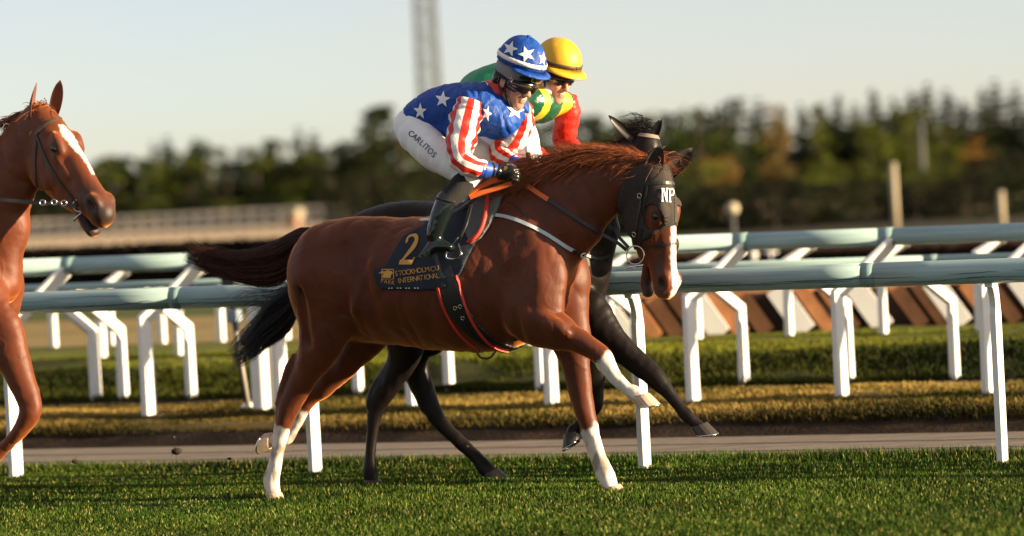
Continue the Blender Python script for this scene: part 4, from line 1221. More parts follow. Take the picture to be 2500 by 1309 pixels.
cm = head_paint(cm, vm, HMAIN, [(.20, .60, .024, .032, .000, .004), (.595, .70, .036, .034, .010, .014)], .85, (0.050, .034, .029), vtop=.045)
feet_m = mp(1090, 1205); feet_m[2] = 0
horse = thing('race_horse', 'chestnut racehorse with white socks, white blaze and black hood, galloping in front', 'horse', feet_m)
o_body = mk('body', vm, fm, M['chestnut'], horse, col=cm)
bv_body = bvh_of(o_body)
print('main horse', len(vm))
# ---------------- hair
def hair(roots, dirs, lens, m_=9, sag=.15, wave=.012, back=None, rng=RNG):
    n = len(roots); t = np.linspace(0, 1, m_)[None, :, None]
    L = np.asarray(lens)[:, None, None]
    S = roots[:, None, :] + L * (dirs[:, None, :] * t - UP * sag * t * t)
    if back is not None: S = S + L * np.asarray(back) * t * t
    ph = rng.uniform(0, 6.28, (n, 1, 1)); fr = rng.uniform(3, 8, (n, 1, 1)); ax = rng.normal(size=(n, 1, 3))
    return S + wave * ax * np.sin(ph + fr * t) * t
def guided(px_paths, T, n, spread, m_=14, rng=RNG, tipvar=.25):
    """hair between two edge curves given in photograph points: lock q runs between them"""
    top, bot = np.array(px_paths[0], float), np.array(px_paths[1], float)
    S = np.zeros((n, m_, 3))
    for i in range(n):
        q = rng.beta(1.3, 1.3)
        P = top * (1 - q) + bot * q
        P = P + rng.normal(size=P.shape) * np.linspace(0.5, 7, len(P))[:, None]
        lat = rng.normal() * spread * np.linspace(.35, 1, len(P))
        W = np.array([on_t(P[k][0], P[k][1], T + lat[k]) for k in range(len(P))])
        X = spline(W, 24)
        e = 1 - rng.uniform(0, tipvar)
        t = np.linspace(0, 23 * e, m_)
        S[i] = np.column_stack([np.interp(t, np.arange(24), X[:, c]) for c in range(3)])
    return S
def put_eye(H, parent, q=-1):
    v, f = ellipsoid(hf(H, .246, .033, .084 * q), np.array([.022, .018, .017]) * H['s'], [H['u'], H['v'], H['w']], 12, 8)
    return mk('eye', v, f, M['eye'], parent)
def offset_shape(S, off, lo, hi, h, fn, smooth=1):
    f, lo_, ax = S.grid(h, lo=np.asarray(lo, float), hi=np.asarray(hi, float))
    G = np.stack(np.meshgrid(*ax, indexing='ij'), -1).reshape(-1, 3)
    g = (f.reshape(-1) - (off(G) if callable(off) else off))
    g = np.maximum(g, fn(G)).reshape(f.shape).astype(np.float32)
    g[0] = g[-1] = .1; g[:, 0] = g[:, -1] = .1; g[:, :, 0] = g[:, :, -1] = .1
    return nets(g, lo_, h, smooth)
def poly_sd(P, poly):
    """signed distance of 2-D points to a polygon (negative inside)"""
    poly = np.asarray(poly, float); n = len(poly)
    d = np.full(len(P), 1e9); ins = np.zeros(len(P), bool)
    for i in range(n):
        a, b = poly[i], poly[(i + 1) % n]
        e = b - a; w = P - a
        t = np.clip(w @ e / (e @ e), 0, 1)
        d = np.minimum(d, ((w - t[:, None] * e) ** 2).sum(1))
        c1 = (a[1] <= P[:, 1]) & (b[1] > P[:, 1]); c2 = (a[1] > P[:, 1]) & (b[1] <= P[:, 1])
        cr = e[0] * w[:, 1] - e[1] * w[:, 0]
        ins ^= (c1 & (cr > 0)) | (c2 & (cr < 0))
    return np.sqrt(d) * np.where(ins, -1, 1)
def sz(P):
    P = np.asarray(P); return np.stack([(P - A0) @ D, P[..., 2]], -1)
def sz_poly(px, t):
    return [sz(on_t(x, y, t)) for x, y in px]
def hitn(bvs, px, py):
    best, bn, bd = None, None, 1e9
    for b in bvs:
        p, n_ = hit(b, px, py)
        if p is not None:
            d = np.linalg.norm(p - CAMPOS)
            if d < bd: best, bn, bd = p, n_, d
    return best, bn
def snap(bvs, pts, n, off=.003):
    q = spline(np.array([(x, y, 0.0) for x, y in pts]), n); P, Q = [], []
    for x, y, _ in q:
        a, b = hitn(bvs, x, y)
        if a is not None: P.append(a + b * off); Q.append(b)
    P = np.array(P); Q = np.array(Q)
    for _ in range(2):
        P[1:-1] = .5 * P[1:-1] + .25 * (P[:-2] + P[2:]); Q[1:-1] = .5 * Q[1:-1] + .25 * (Q[:-2] + Q[2:])
    return P, Q / np.linalg.norm(Q, axis=1)[:, None]
def torus(c, nrm, R_, r, n=28):
    nrm = unit(nrm); a = unit(np.cross(nrm, [0.1, .2, .97])); b = np.cross(nrm, a)
    P = [np.asarray(c) + R_ * (cos(t) * a + sin(t) * b) for t in np.linspace(0, 2 * pi, n, endpoint=False)]
    V = []; m_ = 7
    for i in range(n):
        rd = unit(P[i] - c)
        for j in range(m_):
            V.append(P[i] + r * (cos(2 * pi * j / m_) * rd + sin(2 * pi * j / m_) * nrm))
    F_ = [(i * m_ + j, i * m_ + (j + 1) % m_, ((i + 1) % n) * m_ + (j + 1) % m_, ((i + 1) % n) * m_ + j) for i in range(n) for j in range(m_)]
    return np.array(V), F_
def hoof(parent, pts, yo, T, toe, r, h, m_, shoe=True, down=None, up_=.02):
    a, b = on_t(pts[-2][0], pts[-2][1], T + yo), on_t(pts[-1][0], pts[-1][1], T + yo)
    dn = unit(b - a) if down is None else unit(down)
    top = b - dn * up_
    v, f = hoof_mesh(top, dn, np.asarray(toe, float), r, h)
    o = mk('hoof', v, f, M[m_], parent, smooth=False)
    if shoe:
        v, f = shoe_mesh(top, dn, np.asarray(toe, float), r, h)
        mk('horseshoe', v, f, M['steel'], o)
    return o

put_eye(HMAIN, horse); put_eye(HMAIN, horse, 1)
hoof(horse, NH, -.15, TM, D, .050, .075, 'hoof_pale', down=-UP, up_=-.012)
hoof(horse, FFo, .13, TM, D, .052, .075, 'hoof_pale', down=-UP + D * .25)
hoof(horse, NF, -.165, TM, on_t(1616, 996, TM) - on_t(1556, 990, TM), .052, .078, 'hoof_pale', down=on_t(1588, 1010, TM) - on_t(1572, 968, TM))
hoof(horse, FH, .12, TM, -UP * 1 + D * .15, .050, .075, 'hoof_pale', down=on_t(604, 1068, TM) - on_t(650, 1073, TM))

# mane
crest = spline(np.array([mp(x, y) for x, y in [(1215, 476), (1262, 452), (1300, 436), (1360, 404), (1420, 382), (1480, 372), (1540, 376), (1590, 386), (1612, 396)]]), 60)
n_ = 4200
ii = RNG.uniform(0, 59, n_); i0 = ii.astype(int).clip(0, 58); fr_ = (ii - i0)[:, None]
roots = crest[i0] * (1 - fr_) + crest[i0 + 1] * fr_ + N * RNG.normal(0, .014, (n_, 1)) - UP * RNG.uniform(0.0, .03, (n_, 1))
q_ = ii / 59
side = RNG.uniform(-.25, .75, n_)
lift = RNG.uniform(-.30, .92, n_) + .12 * np.sin(q_ * 9)
dr = -D * 1.0 + UP * lift[:, None] - N * side[:, None]
dr /= np.linalg.norm(dr, axis=1)[:, None]
ln = RNG.uniform(.10, .25, n_) * (0.75 + .5 * np.sin(pi * np.clip(q_, .1, .9)))
Sm = hair(roots, dr, ln, 9, sag=.34, wave=.012)
# long locks lying on the near side of the neck, and over the withers and the rider's hand
n2 = 1300
ii = RNG.uniform(3, 56, n2); i0 = ii.astype(int); roots2 = crest[i0] - N * RNG.uniform(.03, .06, (n2, 1)) - UP * .01
dr2 = -D * RNG.uniform(.7, 1.1, (n2, 1)) - UP * RNG.uniform(.05, .45, (n2, 1)) - N * RNG.uniform(.25, .5, (n2, 1))
dr2 /= np.linalg.norm(dr2, axis=1)[:, None]
Sm2 = hair(roots2, dr2, RNG.uniform(.08, .18, n2), 9, sag=.15, wave=.010)
n3 = 350
r3 = np.array([mp(1300, 428)] * n3) + RNG.normal(0, .035, (n3, 3))
d3 = -D * 1.0 + UP * RNG.uniform(-.12, .18, (n3, 1)) - N * RNG.uniform(.0, .45, (n3, 1)); d3 /= np.linalg.norm(d3, axis=1)[:, None]
Sm3 = hair(r3, d3, RNG.uniform(.12, .22, n3), 9, sag=.12, wave=.012)
v, f = strands(np.concatenate([Sm, Sm2, Sm3]), .0016, .0005)
mk('mane', v, f, M['mane_red'], horse)
n4 = 90                                             # forelock blown to both sides of the hood
r4 = np.array([hf(HMAIN, -.01, .01, 0)] * n4) + RNG.normal(0, .022, (n4, 3)) + UP * .035
d4 = D * RNG.uniform(-.5, .9, (n4, 1)) + UP * RNG.uniform(-.2, .5, (n4, 1)) + N * RNG.uniform(-.3, .5, (n4, 1)); d4 /= np.linalg.norm(d4, axis=1)[:, None]
v, f = strands(hair(r4, d4, RNG.uniform(.07, .15, n4), 8, sag=.5, wave=.02), .0028, .0008)
mk('forelock', v, f, M['mane_red'], horse)
# tail
St = guided([[(772, 556), (728, 560), (690, 582), (640, 604), (590, 616), (535, 612), (455, 590)],
             [(750, 600), (718, 650), (690, 690), (640, 700), (590, 688), (530, 672), (450, 640)]], TM, 1700, .05, tipvar=.45)
v, f = strands(St, .0024, .0007)
mk('tail', v, f, M['tail_red'], horse)

# hood of black cloth
def hood_fn(H, eye_r=.066):
    s = H['s']
    def fn(G):
        q = (G - H['o']) / s
        u, v_, w = q @ H['u'], q @ H['v'], q @ H['w']
        r = np.maximum(u - (.305 + (.09 - v_) * .42), -u - .035 + np.abs(v_ + .02) * .0)
        r = np.maximum(r, -(v_ + .115 + u * .48)) if True else r
        hole = np.sqrt(((u - .250) * .95) ** 2 + (v_ - np.where(w > 0, .042, .012)) ** 2) - eye_r
        hole = np.maximum(hole, .036 - np.abs(w))
        return np.maximum(r, -hole) * s
    return fn
c_ = hf(HMAIN, .17, -.05, 0)
vh, fh_ = offset_shape(Bm, .008, c_ - .34, c_ + .34, .0075, hood_fn(HMAIN))
o_hood = mk('hood', vh, fh_, M['hoodcloth'], horse)
bv_hood = bvh_of(o_hood)
fhd = unit(HMAIN['v'] * .9 - HMAIN['u'] * .2)
e1 = hf(HMAIN, .035, -.005, -.066)
ear_n = ear_mesh(e1, at_depth(1611, 354, e1[1] - .03), unit(HMAIN['v'] * .75 - HMAIN['w'] * .75), .055)
e2 = hf(HMAIN, .035, .0, .062)
ear_f = ear_mesh(e2, at_depth(1689, 362, e2[1] + .02), unit(HMAIN['v'] * .8 - HMAIN['w'] * .7), .050)
for e in (ear_n, ear_f):
    mk('ear_cover', e[0], e[1], M['hoodcloth'], o_hood)

# ---------------- tack of the front horse
def strap(name, bvs, pts, n, width, m_, parent, off=.002, thick=.004):
    P, Q = snap(bvs, pts, n, off)
    v, f = ribbon(P, Q, width, thick)
    return mk(name, v, f, m_ if not isinstance(m_, str) else M[m_], parent, smooth=False)
M['orange_rein'] = mat('orange_rubber_rein', base=(0.62, 0.125, 0.02), rough=0.6, bump=.2, bscale=300)
M['pale_strap'] = mat('pale_blue_strap', base=(0.42, 0.50, 0.55), rough=0.45)
M['red_trim'] = mat('red_trim', base=(0.50, 0.035, 0.02), rough=0.6)
M['navy'] = mat('navy_saddle_cloth', base=(0.006, 0.014, 0.028), rough=0.75, noise=.2, nscale=20, bump=.15, bscale=90)
M['gold'] = mat('gold_print', base=(0.62, 0.32, 0.07), rough=0.6)
M['pad_grey'] = mat('grey_saddle_pad', base=(0.10, 0.115, 0.115), rough=0.8, bump=.2, bscale=120)
M['white_print'] = mat('white_print', base=(0.75, 0.75, 0.73), rough=0.7)
bvs = [bv_hood, bv_body]
bridle = thing('bridle', 'black racing bridle with orange grip reins and steel ring on the hooded chestnut', 'bridle', hf(HMAIN, .3, 0, 0))
strap('browband', bvs, [(1566, 450), (1612, 446), (1640, 448), (1662, 455)], 16, .017, 'leather', bridle, .004)
strap('cheekpiece', bvs, [(1570, 446), (1564, 500), (1556, 545), (1551, 585), (1551, 606)], 16, .014, 'leather', bridle, .004)
strap('cheekpiece', bvs, [(1582, 446), (1574, 500), (1567, 560), (1562, 606)], 14, .009, 'leather', bridle, .004)
strap('noseband', bvs, [(1552, 604), (1590, 601), (1625, 598), (1652, 594), (1658, 593)], 16, .015, 'leather', bridle, .003)
for x, y in ((1563, 478), (1550, 572)):
    P, Q = hitn(bvs, x, y)
    v, f = torus(P + Q * .008, Q, .013, .0025, 14); mk('buckle', v, f, M['steel'], bridle)
mc = hitn(bvs, 1553, 626)[0]
if mc is None: mc = hf(HMAIN, .50, -.085, -.055)
ringc = at_depth(1551, 623, hf(HMAIN, .47, -.09, -.085)[1])
rn = unit(CAMPOS - ringc) * .75 + HMAIN['w'] * -.5
v, f = torus(ringc, rn, .050, .0042, 30); o_ring = mk('bit_ring', v, f, M['steel'], bridle)
v, f = tube([at_depth(1530, 654, ringc[1]), at_depth(1553, 650, ringc[1]), at_depth(1574, 646, ringc[1])], [.006, .008, .006], 8); mk('bit', v, f, M['steel'], bridle)
# rein: along the neck from the hand to the ring
Pn, Qn = snap([bv_body], [(1288, 455), (1345, 492), (1400, 527), (1450, 560), (1474, 574)], 26, .012)
rp1 = Pn[:8]; rp2 = np.vstack([Pn[7:], at_depth(1506, 592, Pn[-1][1] - .01)[None], at_depth(1530, 611, ringc[1])[None]])
def flat_strip(P, w, th=.005): 
    Q = np.tile(-N + UP * .35, (len(P), 1)); Q /= np.linalg.norm(Q, axis=1)[:, None]
    return ribbon(P, Q, w, th)
v, f = flat_strip(rp1, .022); o_rein = mk('rein', v, f, M['leather'], bridle, smooth=False)
mk('rubber_grip', *flat_strip(rp1 - N * .001, .025, .008), M['orange_rein'], o_rein, smooth=False)
v, f = flat_strip(spline(rp2, 30), .019); mk('rein', v, f, M['leather'], bridle, smooth=False)
yl = mp(1200, 450, -.17)[1]
for pts in ([(1143, 474), (1170, 458), (1200, 445), (1228, 436)], [(1148, 482), (1180, 470), (1215, 460), (1250, 449)]):
    P = spline(np.array([at_depth(x, y, yl - .02) for x, y in pts]), 14)
    mk('rein', *flat_strip(P, .026, .009), M['orange_rein'], bridle, smooth=False)
v, f = flat_strip(np.array([at_depth(1495, 545, ringc[1] + .15), at_depth(1512, 580, ringc[1] + .1), at_depth(1535, 605, ringc[1] + .05)]), .018); mk('rein', v, f, M['leather'], bridle, smooth=False)

bplate = thing('breastplate', 'pale blue elastic breastplate strap across the shoulder of the hooded chestnut', 'breastplate', mp(1300, 560, -.25))
strap('shoulder_strap', [bv_body], [(1186, 524), (1230, 529), (1270, 541), (1320, 565), (1370, 595), (1402, 613)], 30, .020, 'pale_strap', bplate, .004, .005)
strap('strap_end', [bv_body], [(1140, 522), (1165, 522), (1190, 524)], 8, .015, 'leather', bplate, .010)
strap('strap_end', [bv_body], [(1398, 611), (1412, 618), (1426, 621)], 8, .018, 'leather', bplate, .006)
strap('neck_strap', [bv_body], [(1222, 488), (1258, 500), (1280, 525), (1284, 543)], 12, .007, 'leather', bplate, .003)
P, Q = hitn([bv_body], 1422, 620); v, f = torus(P + Q * .012, Q, .014, .004, 14); mk('buckle', v, f, M['white_print'], bplate)

# saddle: cloth, pad with red edge, girth, seat, stirrup
saddle = thing('racing_saddle', 'racing saddle with a navy number 2 cloth and red edged girth on the front chestnut', 'saddle', mp(1090, 530))
TN = TM - .27
cloth_poly = sz_poly([(1042, 541), (1000, 556), (972, 578), (955, 620), (943, 648), (916, 655), (914, 668), (922, 694), (934, 706), (1000, 709), (1070, 710), (1106, 700), (1128, 660), (1150, 600),
                      (1176, 540), (1196, 478), (1188, 440), (1040, 440)], TN)
lo = mp(900, 720, -.55); hi = mp(1215, 430, .55); lo, hi = np.minimum(lo, hi) - .02, np.maximum(lo, hi) + .02
def cloth_off(G):
    q = sz(G)
    return .010 + .004 * np.sin(q[:, 0] * 38 + q[:, 1] * 12) + .022 * np.clip((sz(mp(945, 660))[0] - q[:, 0]) / .06, 0, 1)
def cloth_fn(G): return poly_sd(sz(G), cloth_poly)
vc, fc = offset_shape(Bm, cloth_off, lo, hi, .0085, cloth_fn)
o_cloth = mk('saddle_cloth', vc, fc, M['navy'], saddle)
bv_cloth = bvh_of(o_cloth)
pad_poly = sz_poly([(1120, 455), (1198, 474), (1192, 515), (1182, 555), (1165, 583), (1142, 598), (1120, 560)], TN)
vp, fp = offset_shape(Bm, .020, lo, hi, .009, lambda G: poly_sd(sz(G), pad_poly))
o_pad = mk('saddle_pad', vp, fp, M['pad_grey'], saddle)
bv_pad = bvh_of(o_pad)
P, Q = snap([bv_pad, bv_body], [(1193, 476), (1187, 515), (1178, 552), (1162, 579), (1143, 593)], 22, .004)
mk('pad_edging', *tube(P, .014, 8), M['red_trim'], saddle)
P, Q = snap([bv_body], [(1203, 474), (1200, 500), (1194, 525)], 10, .006)
mk('pommel_edge', *tube(P, .013, 8), M['leather'], saddle)
# girth wraps the barrel in an upright plane
g_poly = sz_poly([(1064, 690), (1072, 722), (1090, 765), (1116, 806), (1150, 842), (1180, 862), (1200, 880), (1260, 880), (1252, 862), (1222, 856), (1188, 832), (1160, 795), (1138, 750), (1118, 690), (1100, 640)], TN)
glo = np.minimum(mp(1050, 900, -.6), mp(1280, 640, .6)) - .03; ghi = np.maximum(mp(1050, 900, -.6), mp(1280, 640, .6)) + .03
vg, fg = offset_shape(Bm, .009, glo, ghi, .008, lambda G: poly_sd(sz(G), g_poly))
o_girth = mk('girth', vg, fg, M['leather'], saddle); bv_g = bvh_of(o_girth)
for pts in ([(1069, 703), (1080, 742), (1098, 780), (1122, 815), (1150, 842), (1172, 856)], [(1113, 672), (1124, 715), (1140, 758), (1162, 800), (1190, 835), (1214, 853), (1240, 858)]):
    P, Q = snap([bv_g, bv_body, bv_cloth], pts, 26, .003)
    mk('girth_edging', *ribbon(P, Q, .014, .008), M['red_trim'], o_girth, smooth=False)
P, Q = snap([bv_g], [(1112, 740), (1124, 770), (1142, 802), (1165, 835), (1180, 850)], 14, .004)
mk('girth_strap', *ribbon(P, Q, .012, .004), M['leather'], o_girth, smooth=False)
for x, y in ((1112, 752), (1124, 748), (1130, 776)):
    P, Q = hitn([bv_g, bv_body], x, y); mk('buckle', *torus(P + Q * .008, Q, .010, .0022, 12), M['steel'], o_girth)
P = spline(np.array([mp(1162, 850, -.25), mp(1172, 872, -.24), mp(1195, 874, -.22), mp(1210, 858, -.2)]), 12)
mk('girth_loop', *tube(P, .006, 6), M['leather'], o_girth)
S = Shape().chain([(mp(1060, 548), .030, .15), (mp(1110, 532), .035, .13), (mp(1165, 498), .035, .11), (mp(1190, 470), .03, .06)], k=.02)
v, f = S.mesh(.012, 1); mk('seat', v, f, M['leather'], saddle)
v, f = tube(spline(np.array([mp(1022, 541, -.05), mp(1032, 537, -.1), mp(1050, 536, -.14)]), 8), .010, 8); mk('seat_edge', v, f, M['white_print'], saddle)
for sgn in (-1, 1):
    yo = .33 * sgn
    P = spline(np.array([mp(1150, 500, .2 * sgn), mp(1138, 545, .30 * sgn), mp(1120, 585, yo)]), 10)
    o_sl = mk('stirrup_leather', *tube(P, .012, 6, flat=.3), M['leather'], saddle)
    v1 = tube(spline(np.array([mp(1120, 580, yo), mp(1100, 606, yo - .045 * sgn), mp(1088, 628, yo - .05 * sgn), mp(1110, 632, yo), mp(1126, 622, yo + .05 * sgn), mp(1120, 596, yo + .02)]), 24), .006, 6)
    mk('stirrup_iron', *v1, M['steel'], o_sl)
# ---------------- the dark horse behind
TD = -.62
def dp(x, y, yo=0.0): return on_t(x, y, TD + yo)
pmd = lambda x, y: (1490 + (x - 1443) * .90, y - 38)
Bd = Shape()
trunk_ops(Bd, TD, pmd)
pectorals(Bd, TD, lambda x, y: (x + 47, y - 8))
Bd.chain([(dp(1320, 560), .28, .18), (dp(1385, 500), .24, .15), (dp(1440, 466), .20, .12), (dp(1490, 424), .155, .10), (dp(1536, 388), .115, .085), (dp(1576, 356), .085, .07)], k=.06)
Bd.chain([(dp(1400, 690), .14, .14), (dp(1438, 668), .12, .12), (dp(1470, 560), .10, .09)], k=.06)
HD_ = head_frame(dp(1580, 352), radians(-40), radians(9), .98)
HA = [(880, 640, .20, .12), (945, 750, .165, .11), (985, 820, .13, .09), (982, 880, .095, .066), (952, 935, .075, .052), (924, 980, .062, .045), (914, 1014, .048, .038), (908, 1062, .035, .032),
      (905, 1110, .034, .031), (904, 1150, .045, .038), (908, 1180, .038, .036)]
HB = [(930, 640, .20, .12), (985, 750, .165, .11), (1004, 830, .125, .085), (1014, 900, .088, .062), (1036, 955, .072, .050), (1056, 1003, .060, .045), (1082, 1040, .047, .038), (1120, 1077, .036, .032),
      (1160, 1114, .036, .032), (1184, 1142, .045, .038), (1200, 1160, .040, .038)]
FA = [(1430, 770, .15, .10), (1488, 825, .098, .070), (1540, 872, .074, .056), (1582, 907, .060, .048), (1607, 931, .054, .046), (1630, 957, .041, .036), (1656, 990, .034, .030),
      (1676, 1013, .042, .037), (1694, 1030, .037, .034), (1708, 1046, .040, .038)]
FB = [(1430, 780, .14, .10), (1444, 860, .095, .07), (1450, 940, .066, .052), (1450, 990, .055, .048), (1432, 1016, .042, .036), (1412, 1040, .034, .030), (1402, 1052, .040, .035), (1400, 1062, .036, .035)]
leg_chain(Bd, HA, -.13, TD); leg_chain(Bd, HB, .13, TD); leg_chain(Bd, FA, -.14, TD); leg_chain(Bd, FB, .12, TD)
tendon(Bd, [(955, 880), (912, 945), (903, 984)], -.13, TD, .022)
tendon(Bd, [(985, 900), (1014, 950), (1032, 996)], .13, TD, .022)
Bd.ell(dp(1050, 830, .08), (.10, .09, .10), k=.06)
add_head(Bd, HD_, mouth=.015)
vd, fd = Bd.mesh(.011, 2)
vd = vdisp(vd, fd, muscle(vd, 311))
cd = np.tile(np.array([.0085, .0058, .0050]), (len(vd), 1)) * (1 + .15 * vnoise(vd, 6, 2)[:, None])
feet_d = dp(1090, 1190); feet_d[2] = 0
dark = thing('race_horse', 'near black racehorse half hidden behind the hooded chestnut, black tail and legs', 'horse', feet_d)
o_dark = mk('body', vd, fd, M['dark_coat'], dark, col=cd)
put_eye(HD_, dark); put_eye(HD_, dark, 1)
hoof(dark, HA, -.13, TD, D, .052, .075, 'hoof_dark', down=-UP)
hoof(dark, HB, .13, TD, on_t(1246, 1176, TD) - on_t(1195, 1168, TD), .052, .075, 'hoof_dark', down=-UP + D * .45)
hoof(dark, FA, -.14, TD, on_t(1755, 1084, TD) - on_t(1690, 1072, TD), .052, .080, 'hoof_dark', down=on_t(1722, 1084, TD) - on_t(1708, 1046, TD))
hoof(dark, FB, .12, TD, -D * .5 - UP * .2, .052, .085, 'hoof_dark', down=-UP * .9 + D * .25)
ed1 = hf(HD_, -.01, -.02, -.06); ed2 = hf(HD_, -.01, -.02, .06)
for b, tp in ((ed1, (1484, 284)), (ed2, (1612, 290))):
    e = ear_mesh(b, at_depth(tp[0], tp[1], b[1]), unit(HD_['v'] - N * .9), .027)
    mk('ear', e[0], e[1], M['hair_black'], dark)
crd = spline(np.array([dp(x, y) for x, y in [(1300, 460), (1380, 412), (1450, 372), (1520, 340), (1560, 318), (1588, 322)]]), 40)
n_ = 420
ii = RNG.uniform(0, 39, n_); i0 = ii.astype(int).clip(0, 38)
rt = crd[i0] + N * RNG.normal(0, .015, (n_, 1)) - UP * .02
dr = -D + UP * RNG.uniform(-.1, .55, (n_, 1)) - N * RNG.uniform(-.2, .5, (n_, 1)); dr /= np.linalg.norm(dr, axis=1)[:, None]
v, f = strands(hair(rt, dr, RNG.uniform(.06, .14, n_), 8, sag=.4, wave=.008), .003, .0008)
mk('mane', v, f, M['hair_black'], dark)
rt = np.array([dp(1572, 318)] * 150) + RNG.normal(0, .03, (150, 3))
dr = D * RNG.uniform(-1.0, -.1, (150, 1)) + UP * RNG.uniform(.0, .35, (150, 1)); dr /= np.linalg.norm(dr, axis=1)[:, None]
v, f = strands(hair(rt, dr, RNG.uniform(.08, .17, 150), 8, sag=.45, wave=.007), .003, .0008)
mk('forelock', v, f, M['hair_black'], dark)
Sd = np.concatenate([guided([[(800, 560), (745, 640), (700, 700), (650, 745), (605, 800), (560, 850)], [(790, 600), (745, 720), (700, 815), (650, 850), (610, 880), (562, 905)]], TD, 1400, .05, tipvar=.5),
                     guided([[(770, 600), (720, 670), (680, 690), (630, 700), (590, 690), (556, 715)], [(770, 640), (720, 740), (680, 770), (630, 760), (590, 800), (575, 840)]], TD, 150, .06, tipvar=.7)])
v, f = strands(Sd, .0026, .0008)
mk('tail', v, f, M['hair_black'], dark)
bv_d = bvh_of(o_dark)
br2 = thing('bridle', 'pale browband and dark cheek strap on the near black horse', 'bridle', hf(HD_, .2, 0, 0))
M['tan_leather'] = mat('pale_leather', base=(0.20, 0.165, 0.13), rough=.6)
strap('browband', [bv_d], [(1560, 330), (1585, 333), (1612, 339), (1632, 352)], 14, .026, 'tan_leather', br2, .004)
strap('noseband', [bv_d], [(1600, 560), (1640, 575), (1668, 572)], 12, .018, 'leather', br2, .003)
strap('neck_strap', [bv_d], [(1430, 624), (1450, 630), (1470, 630), (1486, 622)], 12, .016, 'leather', br2, .006)

# ---------------- the chestnut at the left edge
TL = -3.0
pml = lambda x, y: (62 + (x - 1443) * 1.06, 715 + (y - 700) * 1.06)
def lp(x, y, yo=0.0): return on_t(x, y, TL + yo)
Bl = Shape()
trunk_ops(Bl, TL, pml); pectorals(Bl, TL, pml)
Bl.chain([(lp(-110, 640), .29, .18), (lp(-55, 565), .25, .155), (lp(-12, 490), .205, .125), (lp(30, 415), .172, .10), (lp(62, 350), .140, .088), (lp(88, 300), .098, .075)], k=.06)
Bl.chain([(lp(0, 690, -.02), .12, .11), (lp(8, 620, -.01), .11, .09), (lp(30, 560), .09, .07)], k=.06)
HL = head_frame(lp(100, 284), radians(-41), radians(40.5), 1.08, deep=1.22)
LN = [(-40, 745, .15, .10), (0, 800, .130, .085), (28, 868, .098, .070), (52, 930, .074, .056), (72, 982, .060, .050), (72, 1014, .055, .046), (54, 1044, .042, .037), (20, 1082, .034, .031), (-12, 1112, .034, .031),
      (-36, 1130, .044, .038), (-55, 1136, .038, .036)]
LF = [pml(*q[:2]) + q[2:] for q in FFo]
LF = [(x - 190, y, a, b) for x, y, a, b in LF]
LH = [pml(*q[:2]) + q[2:] for q in NH]; LG = [pml(*q[:2]) + q[2:] for q in FH]
leg_chain(Bl, LN, -.15, TL); leg_chain(Bl, LF, .14, TL); leg_chain(Bl, LH, -.15, TL); leg_chain(Bl, LG, .12, TL)
tendon(Bl, [(60, 1036), (26, 1092), (-24, 1136)], -.15, TL, .012, .02)
Bl.ell(lp(24, 772, -.12), (.03, .05, .07), k=.05, mode=-1)
add_head(Bl, HL, mouth=.006)
vl, fl = Bl.mesh(.0095, 2)
vl = vdisp(vl, fl, muscle(vl, 321))
CL = np.array([.105, .023, .0072])
cl = np.tile(CL, (len(vl), 1)) * (1 + .12 * vnoise(vl, 6, 12)[:, None])
cl = head_paint(cl, vl, HL, [(.15, .215, .024, .038, -.004, .0), (.214, .46, .034, .012, .0, .008)], 1.0, (.016, .012, .011), vtop=.082)
feet_l = lp(-300, 1260); feet_l[2] = 0
lefth = thing('race_horse', 'chestnut racehorse with white star and stripe at the left edge, dark muzzle', 'horse', feet_l)
o_left = mk('body', vl, fl, M['chestnut'], lefth, col=cl)
put_eye(HL, lefth); put_eye(HL, lefth, 1)
hoof(lefth, LN, -.15, TL, -UP, .052, .078, 'hoof_dark', down=-D + UP * .1)
hoof(lefth, LF, .14, TL, D, .052, .075, 'hoof_dark', down=-UP); hoof(lefth, LH, -.15, TL, D, .052, .075, 'hoof_dark', down=-UP)
hoof(lefth, LG, .12, TL, -UP, .050, .075, 'hoof_dark', down=-D)
el1 = hf(HL, .012, -.012, -.058); el2 = hf(HL, .015, .004, .062)
for b, tp, fd_ in ((el1, (80, 202), HL['v'] + HL['w'] * .6), (el2, (150, 197), HL['v'] - HL['w'] * .9)):
    e = ear_mesh(b, at_depth(tp[0], tp[1], b[1]), unit(fd_), .036)
    mk('ear', e[0], e[1], M['ear_red'] if 'ear_red' in M else M.setdefault('ear_red', mat('ear_fur', base=(.15, .042, .016), rough=.6, bump=.2, bscale=200)), lefth)
crl = spline(np.array([lp(x, y) for x, y in [(-260, 420), (-120, 340), (-40, 305), (20, 288), (66, 266), (92, 262)]]), 40)
n_ = 520
ii = RNG.uniform(0, 39, n_); i0 = ii.astype(int).clip(0, 38)
rt = crl[i0] + N * RNG.normal(0, .014, (n_, 1)) - UP * .015
dr = -D * RNG.uniform(.4, 1, (n_, 1)) + UP * RNG.uniform(-.5, .2, (n_, 1)) - N * RNG.uniform(-.1, .7, (n_, 1)); dr /= np.linalg.norm(dr, axis=1)[:, None]
v, f = strands(hair(rt, dr, RNG.uniform(.07, .17, n_), 8, sag=.5, wave=.012), .003, .0008)
mk('mane', v, f, M['mane_red'], lefth)
rt = np.array([hf(HL, .0, .03, 0)] * 160) + RNG.normal(0, .022, (160, 3))
dr = HL['u'] * RNG.uniform(-.3, .6, (160, 1)) - D * RNG.uniform(0, .9, (160, 1)) + UP * RNG.uniform(.1, .5, (160, 1)); dr /= np.linalg.norm(dr, axis=1)[:, None]
v, f = strands(hair(rt, dr, RNG.uniform(.06, .13, 160), 8, sag=.6, wave=.012), .0028, .0008)
mk('forelock', v, f, M['mane_red'], lefth)
